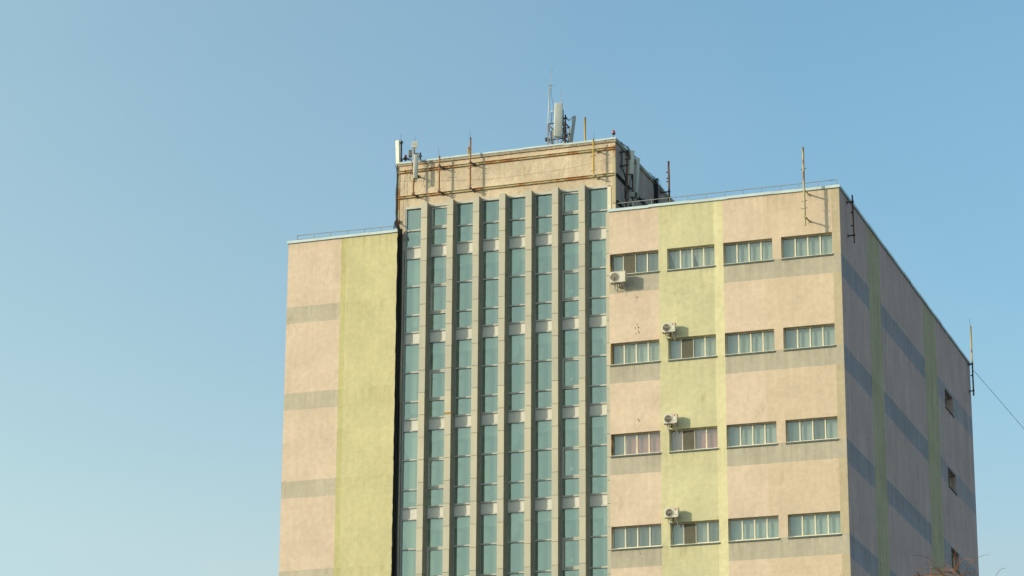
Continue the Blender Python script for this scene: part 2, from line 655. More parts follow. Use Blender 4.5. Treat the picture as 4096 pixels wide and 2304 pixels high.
bm = B()
us = [0, 7.2, 10.42, 23.42, 27.4, YD, SW[0][0], SW[0][1]]
zs = [0, ZR - 0.02] + SROWS + [z - SH_ for z in SROWS] + BZ + [z - 1.36 for z in BZ]
zs = [z for z in zs if z >= 0]
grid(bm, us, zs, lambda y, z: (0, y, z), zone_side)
for zt in SROWS:
    (a, b_), zb, D = SW[0], zt - SH_, -0.45
    for q in ([(0, a, zb), (0, a, zt), (D, a, zt), (D, a, zb)], [(0, b_, zb), (D, b_, zb), (D, b_, zt), (0, b_, zt)],
              [(0, a, zt), (0, b_, zt), (D, b_, zt), (D, a, zt)], [(0, a, zb), (D, a, zb), (D, b_, zb), (0, b_, zb)]):
        bm.face(q, 'spink')
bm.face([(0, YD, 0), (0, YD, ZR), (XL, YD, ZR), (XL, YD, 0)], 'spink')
bm.build('side_wall', bld)

# left wing


def zone_left(x, z):
    if x > -30.36:
        return 'lgreen'
    if x > -30.70:
        return 'greend'
    return 'lband' if in_band(z, 1.05) else 'pink'


bm = B()
zs = [0, ZR] + [z for z in BZ if z > 0] + [z - 1.05 for z in BZ if z > 1.1]
grid(bm, [XL, -30.70, -30.36, LWR], zs, lambda x, z: (x, 0, z), zone_left)
bm.face([(XL, 0, 0), (XL, YD, 0), (XL, YD, ZR), (XL, 0, ZR)], 'spink')
bm.face([(LWR, 0, 0), (LWR, 0, ZR), (LWR, TY, ZR), (LWR, TY, 0)], 'void')
bm.face([(LWR - .5, TY + .02, 0), (LWR - .5, TY + .02, ZR), (TX0 + .6, TY + .02, ZR), (TX0 + .6, TY + .02, 0)], 'void')
bm.build('left_wing_wall', bld)

bm = B()                          # ragged black strips along the joint edge, painted in for its dark gap
z, xo = ZR - .25, .02
while z > 12:
    z2 = z - random.uniform(.12, .6)
    xn = random.uniform(.0, .04)
    bm.hexa([(LWR - xn, -.012, z2), (LWR + .012, -.012, z2), (LWR + .012, -.001, z2), (LWR - xn, -.001, z2),
             (LWR - xo, -.012, z), (LWR + .012, -.012, z), (LWR + .012, -.001, z), (LWR - xo, -.001, z)], 'void')
    z, xo = z2, xn
bm.build('joint_shade_black', bld)

# roofs
bm = B()
bm.face([(TX1, 0.3, 54.95), (-0.3, 0.3, 54.95), (-0.3, YD - .3, 54.95), (TX1, YD - .3, 54.95)], 'roof')
bm.face([(XL + .3, 0.3, 54.95), (TX0, 0.3, 54.95), (TX0, YD - .3, 54.95), (XL + .3, YD - .3, 54.95)], 'roof')
bm.face([(TX0, 16.0, 54.95), (TX1, 16.0, 54.95), (TX1, YD - .3, 54.95), (TX0, YD - .3, 54.95)], 'roof')
bm.face([(-0.3, 0.3, 54.95), (-0.3, 0.3, ZR), (-0.3, YD - .3, ZR), (-0.3, YD - .3, 54.95)], 'ledge')
bm.face([(TX1, 0.3, 54.95), (-0.3, 0.3, 54.95), (-0.3, 0.3, ZR), (TX1, 0.3, ZR)], 'ledge')
bm.face([(XL + .3, 0.3, 54.95), (TX0, 0.3, 54.95), (TX0, 0.3, ZR), (XL + .3, 0.3, ZR)], 'ledge')
bm.build('wing_roof', bld)

# tower upper wall (plane y = TY), solid above the glazing
TZ, TYB = 60.03, 16.0
GX0, GX1, GZT = -26.80, -13.78, 57.36
bm = B()
nx = 60


def wob(x, z):
    return 0.0


grid(bm, [TX0, GX0, GX1, TX1], [ZR - 1.0, GZT, 60.2], lambda x, z: (x, TY, z), lambda x, z: None if GX0 < x < GX1 and z < GZT else 'tower')
grid(bm, [TX0, GX0 - 0.13], [0, ZR - 1.0], lambda x, z: (x, TY, z), lambda x, z: 'void')
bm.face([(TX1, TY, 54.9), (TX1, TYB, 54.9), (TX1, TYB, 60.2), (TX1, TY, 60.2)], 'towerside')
bm.face([(TX0, TY, 54.9), (TX0, TY, 60.2), (TX0, TYB, 60.2), (TX0, TYB, 54.9)], 'tower')
bm.face([(TX0, TYB, 54.9), (TX0, TYB, 60.2), (TX1, TYB, 60.2), (TX1, TYB, 54.9)], 'tower')
# reveals round the glazing
bm.face([(GX0, TY, GZT), (GX1, TY, GZT), (GX1, TY + .12, GZT), (GX0, TY + .12, GZT)], 'tower')
bm.build('tower_wall', bld)
bm = B()
bm.face([(TX0 + .2, TY + .2, 60.15), (TX1 - .2, TY + .2, 60.15), (TX1 - .2, TYB - .2, 60.15), (TX0 + .2, TYB - .2, 60.15)], 'roof')
bm.build('tower_roof', bld)
# concrete ledge under the coping, in lengths with ragged joints
bm = B()
x = TX0
while x < TX1 + 0.001:
    x2 = min(x + random.uniform(1.6, 2.9), TX1 + 0.07)
    j = random.uniform(-0.012, 0.012)
    bm.box(x + .008, x2 - .008, TY - 0.075 + j, TY + 0.1, 60.055 + j, 60.188, 'ledge')
    x = x2
y = TY + 0.12
while y < TYB:
    y2 = min(y + random.uniform(2, 3), TYB)
    bm.box(TX1 - 0.1, TX1 + 0.065, y + .01, y2 - .01, 60.055, 60.188, 'ledge')
    y = y2
bm.build('cornice_ledge', bld)


def coping(name, runs, zb, h, over, depth):
    """sheet-metal coping: lengths with lapped joints and small steps; runs = [(p0, p1, outward)]"""
    bm = B()
    for (p0, p1, outw) in runs:
        p0, p1, outw = Vector(p0), Vector(p1), Vector(outw)
        L = (p1 - p0).length
        d = (p1 - p0) / L
        s_ = 0.0
        k = 0
        while s_ < L - 0.01:
            e = min(s_ + random.uniform(2.0, 2.9), L)
            if L - e < 0.6:
                e = L
            dz = (0.0, 0.012, 0.004, 0.018)[k % 4] + random.uniform(-.004, .004)
            dy = (0.0, 0.008)[k % 2]
            a = p0 + d * (s_ - (0.02 if k else 0))
            b_ = p0 + d * e
            t1, t2 = random.uniform(-.01, .01), random.uniform(-.01, .01)
            q = []
            for z_ in (zb + dz, zb + h + dz):
                for pp, tt in ((a, t1), (b_, t2)):
                    q.append(pp + outw * (over + dy) + Vector((0, 0, z_ + tt)))
                for pp, tt in ((b_, t2), (a, t1)):
                    q.append(pp - outw * depth + Vector((0, 0, z_ + tt)))
            bm.hexa(q, 'coping')
            s_ = e
            k += 1
    return bm.build(name, bld)


coping('coping', [((TX0 - .06, TY, 0), (TX1 + .08, TY, 0), (0, -1, 0)), ((TX1, TY + .3, 0), (TX1, TYB, 0), (1, 0, 0)), ((TX0, TYB, 0), (TX0, TY + .3, 0), (-1, 0, 0))], 60.195, 0.105, 0.10, 0.28)
coping('coping', [((RX0 - .06, 0, 0), (0.06, 0, 0), (0, -1, 0)), ((0, 0.33, 0), (0, YD, 0), (1, 0, 0)), ((0, YD, 0), (RX0, YD, 0), (0, 1, 0))], ZR - 0.14, 0.16, 0.085, 0.32)
coping('coping', [((XL - .07, 0, 0), (LWR + .02, 0, 0), (0, -1, 0)), ((XL, YD, 0), (XL, 0.33, 0), (-1, 0, 0))], ZR + 0.02, 0.16, 0.08, 0.32)
bm = B()
bm.box(XL, LWR, 0.002, 0.32, ZR, ZR + .03, 'ledge')
bm.build('parapet_curb', bld)

# ---- glazing of the tower
GY = 0.66                        # glass plane
PIT, FW = 1.656, 0.388
FX = [-25.562 + PIT * k for k in range(7)]
ZB = 17.0
# storey lines: (spandrel top, spandrel bottom, transom, transom)
P = 5.337
ST = [54.835 - P * k for k in range(8)]
bm_c = None
for k in range(7):                # fins, stacked cassettes with open joints
    bm = B()
    x0, x1 = FX[k], FX[k] + FW
    bm.box(x0 + .02, x1 - .02, 0.03, GY - .02, 0.3, 57.38, 'finjoint')
    z = 57.42 + (k % 3 - 1) * 0.01
    jz = 56.43
    while z > 0.5:
        dx = random.uniform(-.004, .004)
        gap = 0.024
        if k == 1 and abs(jz - 44.2) < 0.72:
            jj = jz
        yf = random.uniform(-.005, .005)
        bm.box(x0 + dx, x1 + dx, yf, 0.022, jz + gap / 2, z, 'fin')
        bm.box(x0 + dx, x1 + dx, 0.022, GY - .01, jz + gap / 2, z, 'fin_shade')
        z = jz - gap / 2
        jz -= 1.357
    if k == 1:                     # the one joint that has opened and shows its filler
        p = atY(1795, 1652, -0.01)
        bm.box(x0 - .012, x1 + .012, -0.02, 0.5, p.z - 0.055, p.z + 0.05, 'foam')
    bm.build('fin', bld)
# end cladding strips
bm = B()
z, jz = ZR - .16, 54.35
while z > 0.5:
    bm.box(-13.955, RX0 - .012, 0.03, GY, jz + .012, z, 'fin')
    z = jz - .012
    jz -= 1.357
bm.build('end_cladding', bld)
bm = B()
bm.box(-13.985, GX1, TY - .03, GY, ZR - .2, GZT - .06, 'cream')
bm.build('corner_trim', bld)
bm = B()
z, jz = ZR - .45, 54.6
while z > 0.5:
    bm.box(-27.02, -26.83, TY - .12, GY, jz + .012, z, 'fin')
    z = jz - .012
    jz -= 1.357
bm.build('end_cladding', bld)

BAYX = []
for k in range(8):
    a = -26.80 if k == 0 else FX[k - 1] + FW
    b_ = FX[k] if k < 7 else -13.985
    BAYX.append((a, b_))
STICK = {}
for k, (a, b_) in enumerate(BAYX):
    bm = B()
    jl = 0.10 if k == 0 else 0.055
    zt0 = 57.25
    # head
    bm.box(a, b_, TY - .03, GY + .05, zt0, 57.40, 'alul')
    # jambs
    bm.box(a, a + jl, GY - .10, GY + .06, ZB, zt0, 'alu')
    bm.box(b_ - 0.05, b_, GY - .09, GY + .06, ZB, zt0, 'alul')
    ia, ib = a + jl, b_ - .05
    trans = [55.90]
    for s_ in ST[:-1]:
        trans += [s_, s_ - .70, s_ - 2.47, s_ - 4.27]
    for z in trans:
        if z > ZB:
            bm.box(ia, ib, GY - .075, GY + .05, z - .035, z + .035, 'alul')
            bm.box(ia, ib, GY - .082, GY - .0, z - .062, z - .037, 'alu')
    fr = bm.build('glass_bay', bld)
    if k in (1, 6):               # opening sashes
        sash = [(55.90 + .05, zt0 - .02)] + [(s_ - 4.27 + .05, s_ - 2.47 - .05) for s_ in ST[:-1]]
        for (za, zb2) in sash:
            if zb2 < 31:
                continue
            s2 = B()
            w = 0.105
            s2.box(ia + .01, ib - .01, GY - .07, GY - .01, za, za + w, 'alul')
            s2.box(ia + .01, ib - .01, GY - .07, GY - .01, zb2 - w, zb2, 'alul')
            s2.box(ia + .01, ia + w, GY - .07, GY - .01, za + w, zb2 - w, 'alul')
            s2.box(ib - w, ib - .01, GY - .07, GY - .01, za + w, zb2 - w, 'alul')
            for hx in (ia + .09, ib - .12):
                s2.box(hx, hx + .03, GY - .085, GY - .07, za + .02, za + .06, 'acdark')
            s2.build('opening_sash', fr)
    prev = zt0
    n = 0
    for s_ in ST[:-1]:
        if prev < 31:
            break
        pn = B()
        cuts = [s_, 55.90, prev] if prev == zt0 else [s_, s_ + P - 4.27, s_ + P - 2.47, prev]
        for za, zc2 in zip(cuts, cuts[1:]):
            ty = random.uniform(-.004, .004)
            pn.face([(ia, GY + ty, za), (ib, GY - ty, za), (ib, GY - ty, zc2), (ia, GY + ty, zc2)], 'glass')
        pn.build('pane', fr)
        sp = B()
        sp.box(ia, ib, GY - .02, GY + .05, s_ - .67, s_ - .04, 'spandrel')
        sp.build('spandrel_panel', fr)
        prev = s_ - .70
        n += 1
    if k in (6, 7):               # small paper notices on the glass
        for s_, in [(q,) for q in ST[:4]]:
            if k == 6:
                s3 = B()
                zc = s_ - 4.27 + .42
                s3.box(ia + .42, ia + .64, GY + .004, GY + .008, zc, zc + .22, 'sticker')
                s3.build('paper_notice', fr)
            elif s_ < 50 and s_ > 48:
                s3 = B()
                zc = s_ - 5.1
                s3.box(ia + .06, ia + .14, GY + .004, GY + .008, s_ + .3, s_ + .5, 'sticker')
                s3.build('paper_notice', fr)
# hall behind the glass: back wall, slabs, bright ceiling drops with flared column heads
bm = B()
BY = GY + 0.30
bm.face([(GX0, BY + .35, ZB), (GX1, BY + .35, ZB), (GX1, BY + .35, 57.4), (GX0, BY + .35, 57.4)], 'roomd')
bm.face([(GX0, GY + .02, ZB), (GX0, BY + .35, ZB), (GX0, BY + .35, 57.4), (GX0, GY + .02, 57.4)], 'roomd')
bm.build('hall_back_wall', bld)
bm = B()
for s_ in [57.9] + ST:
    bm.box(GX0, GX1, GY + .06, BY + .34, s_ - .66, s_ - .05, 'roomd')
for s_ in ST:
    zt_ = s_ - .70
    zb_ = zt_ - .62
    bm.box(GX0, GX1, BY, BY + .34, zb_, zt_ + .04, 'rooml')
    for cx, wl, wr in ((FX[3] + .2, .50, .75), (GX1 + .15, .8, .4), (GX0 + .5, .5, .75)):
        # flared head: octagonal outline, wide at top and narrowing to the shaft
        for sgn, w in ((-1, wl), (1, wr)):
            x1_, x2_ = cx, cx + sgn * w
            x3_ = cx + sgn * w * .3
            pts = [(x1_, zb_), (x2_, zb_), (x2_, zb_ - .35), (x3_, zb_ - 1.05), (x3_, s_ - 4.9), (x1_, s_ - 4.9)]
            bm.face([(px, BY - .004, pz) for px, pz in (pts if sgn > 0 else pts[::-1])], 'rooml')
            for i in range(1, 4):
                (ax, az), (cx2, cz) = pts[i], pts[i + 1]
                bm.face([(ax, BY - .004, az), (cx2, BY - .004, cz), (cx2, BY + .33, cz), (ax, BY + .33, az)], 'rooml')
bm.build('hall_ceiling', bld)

# ---- windows of the right wing
CUR = [['smdd', 'cscv', 'ssss', 'ssss'], ['vvsv', 'smsv', 'sgsg', 'ssss'], ['sppp', 'pmpp', 'ssss', 'ssds'], ['sddd', 'smvd', 'bbbb', 'bbbb']]
CM = {'s': 'sheer', 'm': 'dim', 'd': 'dim', 'v': 'vert', 'p': 'pinkc', 'g': 'vert', 'b': 'foil', 'c': 'white'}


def window(x0, x1, zb, zt, codes, wi, ri):
    bm = B()
    y0, y1 = REV - .09, REV
    fw = 0.055
    bot = zb + 0.05
    bm.box(x0, x1, y0, y1, bot, bot + .075, 'cream')
    bm.box(x0, x1, y0, y1, zt - .05, zt, 'cream')
    n = len(codes)
    st = (x1 - x0 - fw) / n
    for i in range(n + 1):
        xx = x0 + i * st
        w = fw if i in (0, n) else 0.07
        bm.box(xx if i else x0, xx + w if i < n else x1, y0, y1, bot + .075, zt - .05, 'cream')
    fr = bm.build('window', bld)
    pn = B()
    for i in range(n):
        xa, xb = x0 + i * st + .02, x0 + (i + 1) * st + .02
        ty = random.uniform(-.004, .004)
        pn.face([(xa, y0 + .05 + ty, bot), (xb, y0 + .05 - ty, bot), (xb, y0 + .05 - ty, zt - .02), (xa, y0 + .05 + ty, zt - .02)], 'wglass')
    pn.build('pane', fr)
    sl = B()
    o = random.uniform(-.008, .008)
    sl.hexa([(x0 + .01, -.065, zb + o), (x1 + .035, -.065, zb + o), (x1 - .001, y0, zb + .035), (x0 + .01, y0, zb + .035),
             (x0 + .01, -.065, zb + .028 + o), (x1 + .035, -.065, zb + .028 + o), (x1 - .001, y0, zb + .062), (x0 + .01, y0, zb + .062)], 'sill')
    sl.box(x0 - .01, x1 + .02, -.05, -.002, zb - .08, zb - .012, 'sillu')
    sl.build('sill', fr)
    cb = B()
    yc = REV + .16
    for i, cd in enumerate(codes):
        a, c2 = x0 + i * st + .02, x0 + (i + 1) * st + .06
        zt2, zb2 = zt + .05, zb - .05
        if cd in 'sdmb':
            N = 10
            am = 0.004 if cd != 'b' else 0.03
            for j in range(N):
                xa, xb = a + (c2 - a) * j / N, a + (c2 - a) * (j + 1) / N
                ya = yc + (random.random() - .5) * am if cd == 'b' else yc
                cb.face([(xa, yc, zb2), (xb, ya, zb2), (xb, ya, zt2), (xa, yc, zt2)], CM[cd])
        else:
            N = 44
            lim = 1.0
            for j in range(N):
                xa, xb = a + (c2 - a) * j / N, a + (c2 - a) * (j + 1) / N
                ya = yc + 0.03 * math.sin(j * 1.25)
                yb = yc + 0.03 * math.sin((j + 1) * 1.25)
                if cd == 'c':          # drape pulled aside: narrow at the bottom
                    f_ = j / N
                    zlow = zb2 if f_ > .55 else zb2 + (zt2 - zb2) * (0.55 - f_) * 1.7
                    if f_ < .08:
                        continue
                    cb.face([(xa, ya, min(zlow, zt2)), (xb, yb, min(zlow, zt2)), (xb, yb, zt2), (xa, ya, zt2)], 'white')
                else:
                    cb.face([(xa, ya, zb2), (xb, yb, zb2), (xb, yb, zt2), (xa, ya, zt2)], CM[cd])
    cb.build('curtain', fr)
    rb = B()
    D = 1.0
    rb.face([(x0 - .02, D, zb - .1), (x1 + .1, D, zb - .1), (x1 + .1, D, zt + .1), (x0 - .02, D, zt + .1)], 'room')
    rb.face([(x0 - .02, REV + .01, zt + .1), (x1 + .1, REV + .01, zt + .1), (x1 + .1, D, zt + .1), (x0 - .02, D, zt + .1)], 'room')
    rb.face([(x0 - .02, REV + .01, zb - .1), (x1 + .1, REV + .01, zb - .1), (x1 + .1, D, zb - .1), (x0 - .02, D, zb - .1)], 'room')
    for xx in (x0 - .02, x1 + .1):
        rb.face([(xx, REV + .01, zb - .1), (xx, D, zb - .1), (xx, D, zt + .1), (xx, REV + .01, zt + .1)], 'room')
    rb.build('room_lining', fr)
    for i, cd in enumerate(codes):
        if cd == 'm':
            a, c2 = x0 + i * st + .045, x0 + (i + 1) * st + .03
            sc = B()
            sc.box(a, c2, y0 - .022, y0 - .016, bot + .02, zt - .07, 'screen')
            w = .022
            for q in ((a - w, a, bot, zt - .05), (c2, c2 + w, bot, zt - .05), (a, c2, bot - .002, bot + .02), (a, c2, zt - .07, zt - .05)):
                sc.box(q[0], q[1], y0 - .03, y0 - .002, q[2], q[3], 'cream')
            sc.build('insect_screen', fr)
    return fr


for r_, zt in enumerate(ROWS):
    for w_, (a, b_) in enumerate(WX):
        window(a, b_, zt - HW, zt, CUR[r_][w_], w_, r_)

# side windows, deep in the shaded wall
for zt in SROWS[:3]:
    (a, b_), zb = SW[0], zt - SH_
    bm = B()
    X = -0.36
    for y_ in (a, (a + b_) / 2 - .04, b_ - .07):
        bm.box(X - .06, X, y_, y_ + .07, zb, zt, 'cream')
    bm.box(X - .061, X + .001, a, b_, zb, zb + .07, 'cream')
    bm.box(X - .061, X + .001, a, b_, zt - .07, zt, 'cream')
    fr = bm.build('window', bld)
    pn = B()
    pn.face([(X - .03, a, zb), (X - .03, b_, zb), (X - .03, b_, zt), (X - .03, a, zt)], 'wglass')
    pn.build('pane', fr)
    sl = B()
    sl.box(X, 0.07, a - .02, b_ + .04, zb - .035, zb + .01, 'sillu')
    sl.build('sill', fr)
    rb = B()
    rb.face([(X - .5, a - .1, zb - .1), (X - .5, b_ + .1, zb - .1), (X - .5, b_ + .1, zt + .1), (X - .5, a - .1, zt + .1)], 'sheer')
    rb.build('blind', fr)

# rusty steel channels bolted round the tower head (top flange, web, bottom flange)


def channel(zc, xa, xb):
    bm = B()
    hh = 0.075
    bm.box(xa, xb, TY - .05, TY - .005, zc - hh, zc + hh, 'rail')
    bm.box(xa, xb, TY - .115, TY - .05, zc + hh - .018, zc + hh, 'rail')
    bm.box(xa, xb, TY - .105, TY - .05, zc - hh, zc - hh + .018, 'rail')
    x = xa + .5
    while x < xb:
        bm.box(x, x + .03, TY - .07, TY - .05, zc - .015, zc + .02, 'darksteel')
        x += random.uniform(.9, 1.5)
    return bm.build('steel_channel', bld)


channel(59.665, TX0 + .06, TX1 - .06)
channel(58.035, TX0 + .06, TX1 - .06)
for zc, y1_ in ((58.02, TYB - 1), (56.35, TYB - 1)):
    bm = B()
    bm.box(TX1 + .003, TX1 + .045, TY + .05, y1_, zc - .075, zc + .075, 'darksteel')
    bm.box(TX1 + .045, TX1 + .11, TY + .05, y1_, zc + .058, zc + .075, 'darksteel')
    bm.box(TX1 + .045, TX1 + .11, TY + .05, y1_, zc - .075, zc - .058, 'darksteel')
    bm.build('steel_channel', bld)
bm = B()
bm.box(TX0 + .01, TX0 + .05, TY - .06, TY - .004, 56.15, 59.58, 'rail')
bm.box(TX0 + .05, TX0 + .19, TY - .03, TY - .004, 56.15, 59.58, 'rail')
bm.build('corner_angle', bld, 'rusty vertical steel angle at the left corner of the tower head')
bm = B()
bm.box(TX1 - .17, TX1 + .012, TY - .03, TY - .004, 56.2, 59.86, 'palepole')
bm.box(TX1 + .002, TX1 + .014, TY - .004, TY + .15, 56.2, 59.86, 'palepole')
bm.build('corner_angle', bld, 'yellowish vertical steel angle at the right corner of the tower head')

# ------------------------------------------------------------------ railings


def railing(label, x0, x1, posts, zc, slope=0.0):
    t_ = thing('roof_railing', label, 'railing', ((x0 + x1) / 2, 0.26, zc), 'steel railings along the wing roof edges')
    y = 0.26
    tz = zc + .42
    bm = B()
    bm.beam((x0, y, tz + .0), (x1, y, tz + slope), .035, .035, 'railing')
    if slope is not None:
        pass
    bm.build('top_rail', t_)
    bm = B()
    bm.tube([(x0, y, zc + .14), ((x0 + x1) / 2, y, zc + .135), (x1, y, zc + .15)], .009, 'railing', 5)
    bm.build('lower_wire', t_)
    for p in posts:
        bm = B()
        j = random.uniform(-.012, .012)
        bm.beam((p + j, y, zc - .08), (p, y, tz - .018), .032, .032, 'railing')
        bm.build('post', t_)
    return t_


railing('thin grey steel railing along the roof edge of the windowed right wing', -13.3, -0.18, [-12.35, -11.23, -10.11, -9.02, -7.9, -6.8, -5.71, -4.6, -3.49, -2.39, -1.29, -0.18], ZR + .02)
railing('thin grey steel railing along the roof edge of the windowless left wing', -33.74, -27.42, [-33.74, -32.64, -31.53, -30.43, -29.32, -28.23], ZR + .18, -.06)

# ------------------------------------------------------------------ masts on the tower front


def mast(label, top, bot, mat, bars, whip=None, wall=TY - .05, arms=None, rad=.052, group='pipe masts bracketed to the tower front', arm_mat='darksteel', name='pipe_mast'):
    """a pipe standing off a wall on two bracket arms that run back in +y"""
    top, bot = Vector(top), Vector(bot)
    t_ = thing(name, label, 'mast', tuple(bot), group)
    bm = B()
    L = (top - bot).length
    n = 9
    pts = [bot + (top - bot) * i / n + Vector((random.uniform(-.006, .006), 0, 0)) for i in range(n + 1)]
    bm.tube(pts, rad, mat, 10)
    bm.build('pole', t_)
    for z in arms:
        bm = B()
        x_ = bot.x + (top.x - bot.x) * (z - bot.z) / (top.z - bot.z)
        bm.beam((x_ + .05, bot.y - .02, z), (x_ + .07, wall, z), .06, .07, arm_mat)
        bm.box(x_ - .065, x_ + .09, bot.y - .065, bot.y + .065, z - .035, z + .035, arm_mat)
        bm.box(x_ - .03, x_ + .16, wall - .02, wall, z - .09, z + .09, arm_mat)
        bm.build('bracket_arm', t_)
    for z in bars:
        bm = B()
        x_ = bot.x + (top.x - bot.x) * (z - bot.z) / (top.z - bot.z)
        bm.beam((x_ - .17, bot.y + .03, z), (x_ + .17, bot.y - .04, z + .01), .03, .03, 'darksteel')
        bm.build('step_bar', t_)
    if whip:
        bm = B()
        w0, w1 = Vector(whip[0]), Vector(whip[1])
        bm.tube([w0, w1], .011, 'darksteel', 5, .006)
        bm.build('lightning_rod', t_)
    return t_


PY = 0.02
c8 = lambda a, b_: (1560 + a / 4.83, 520 + b_ / 4.83)
c5 = lambda a, b_: (1500 + a / 3.22, 450 + b_ / 3.22)
c2 = lambda a, b_: (2050 + a / 2.4143, 250 + b_ / 2.4143)


def A(f_, a, b_, Y=PY):
    return atY(*f_(a, b_), Y)


def zz(f_, a, b_, Y=PY):
    return atY(*f_(a, b_), Y).z


m0 = mast('rusty pipe mast on the tower front carrying a square plate antenna', A(c8, 467, 340), A(c8, 450, 1275), 'rustpipe',
          [zz(c8, 452, 1212)], None, arms=[zz(c8, 455, 850), zz(c8, 450, 1245)])
mast('rusty bare pipe mast in front of the tower, second from its left corner', A(c5, 831, 560), A(c5, 824, 1040), 'rustpipe',
     [zz(c5, 830, 762), zz(c5, 826, 992)], (A(c5, 826, 575), A(c5, 817, 460)), arms=[zz(c5, 830, 690), zz(c5, 826, 1018)])
mast('tallest rusty pipe mast in front of the tower, reaching well above its coping', A(c5, 1231, 322), A(c5, 1226, 998), 'rustpipe',
     [zz(c5, 1228, 714), zz(c5, 1228, 940)], (A(c5, 1224, 340), A(c5, 1224, 225)), arms=[zz(c5, 1228, 645), zz(c5, 1227, 975)])
mast('yellow pipe mast in front of the tower near its right corner', A(c2, 782, 742), A(c2, 783, 1100), 'yellowpipe',
     [zz(c2, 782, 903), zz(c2, 782, 1043)], (A(c2, 786, 755), A(c2, 787, 672)), arms=[zz(c2, 780, 835), zz(c2, 782, 1090)], arm_mat='palepole')

# shorter lengths of cable and things on mast 0
def rotz(a):
    return Matrix.Rotation(a, 3, 'Z')


def panel_antenna(label, bot, top, w, d, rz, mat, lean=0.0, name='panel_antenna', sockets=True, group='flat sector antennas on the roof', sub=None):
    bot, top = Vector(bot), Vector(top)
    t_ = thing(name, label, 'antenna', tuple(bot), group)
    ax = (top - bot).normalized()
    xr = rotz(rz) @ Vector((1, 0, 0))
    yr = ax.cross(xr).normalized()
    xr = yr.cross(ax)
    rot = Matrix((xr, yr, ax)).transposed()
    bm = B()
    bm.obox((bot + top) / 2, w, d, (top - bot).length, rot, mat, bevel=min(w, d) * .28)
    bm.build('radome', t_)
    bm = B()
    bm.obox(bot - ax * .012, w * .86, d * .8, .03, rot, 'equip')
    bm.build('end_cap', t_)
    if sockets:
        bm = B()
        for i in range(4):
            p = bot + rot @ Vector(((-.3 + .2 * i) * w, 0, -.03))
            bm.tube([p, p - Vector((0, 0, .05))], .014, 'darksteel', 6)
        bm.build('connector', t_)
    for f_ in (.12, .85):
        bm = B()
        c_ = bot + (top - bot) * f_ + rot @ Vector((0, d / 2 + .05, 0))
        bm.obox(c_, .10, .10, .07, rot, 'darksteel')
        bm.build('mounting_clamp', t_)
    return t_


pa = panel_antenna('tall narrow box antenna hung on the rusty mast by the left corner of the tower', A(c8, 492, 935, -.12), A(c8, 503, 478, -.12), .27, .15, R(30), 'radome')
# square plate antenna
p = A(c8, 477, 284, -.04)
t_ = thing('plate_antenna', 'small square pale plate antenna topping the mast by the left tower corner', 'antenna', tuple(p))
bm = B()
rot = rotz(R(14))
bm.obox(p, .36, .07, .39, rot, 'radomeb')
bm.obox(p + rot @ Vector((0, -.036, 0)), .32, .012, .35, rot, 'radome')
bm.build('plate', t_)
bm = B()
for i in range(7):                 # small line of print on the plate
    q = p + rot @ Vector((-.065 + i * .022, -.045, .015 + (.004 if i % 3 else -.002)))
    bm.obox(q, .013, .004, .022 if i % 2 else .016, rot, 'txt')
bm.build('lettering', t_)
bm = B()
bm.tube([p + Vector((0, .05, -.3)), p + Vector((0, .05, .1))], .03, 'radomeb', 8)
bm.obox(p + Vector((0, .06, -.05)), .1, .08, .1, rot, 'greysteel')
bm.build('mounting_clamp', t_)
bm = B()
w0 = A(c8, 482, 230, .02)
bm.tube([w0, A(c8, 485, 130, .02)], .009, 'darksteel', 5, .005)
bm.build('lightning_rod', t_)


def radio_unit(label, p, sx, sy, sz, rz, mat='equip', group='radio units of the antennas'):
    p = Vector(p)
    t_ = thing('radio_unit', label, 'radio unit', tuple(p), group)
    rot = rotz(rz)
    bm = B()
    bm.obox(p, sx, sy, sz, rot, mat)
    bm.build('casing', t_)
    bm = B()
    n = 7
    for i in range(n):
        bm.obox(p + rot @ Vector((-sx * .42 + sx * .84 * i / (n - 1), -sy / 2 - .02, 0)), .012, .04, sz * .88, rot, mat)
    bm.build('cooling_fin', t_)
    bm = B()
    bm.obox(p + Vector((0, 0, -sz / 2 - .02)), sx * .7, sy * .6, .05, rot, 'darksteel')
    bm.obox(p + rot @ Vector((0, sy / 2 + .05, sz * .3)), sx * .3, .1, .05, rot, 'darksteel')
    bm.build('bracket', t_)
    return t_


radio_unit('grey finned radio unit behind the plate antenna mast at the left tower corner', A(c8, 392, 452, .18), .22, .18, .42, R(20))
radio_unit('small pale box behind the top of the narrow box antenna', A(c8, 520, 500, .22), .24, .16, .34, R(20), 'radome')


def cables(label, runs, r, mat='cable', cat='cable', name='cable_bundle', grp='cables on the tower'):
    """runs: list of point lists, smoothed"""
    bm = B()
    for pts in runs:
        P_ = [Vector(p) for p in pts]
        o_ = []
        for i in range(len(P_) - 1):
            p0, p1, p2, p3 = P_[max(i - 1, 0)], P_[i], P_[i + 1], P_[min(i + 2, len(P_) - 1)]
            for k in range(5):
                t = k / 5
                o_.append(0.5 * ((2 * p1) + (p2 - p0) * t + (2 * p0 - 5 * p1 + 4 * p2 - p3) * t * t + (3 * p1 - p0 - 3 * p2 + p3) * t ** 3))
        o_.append(P_[-1])
        bm.tube(o_, r, mat, 6)
    ob = bm.build(name)
    return tag(ob, label, cat, grp)


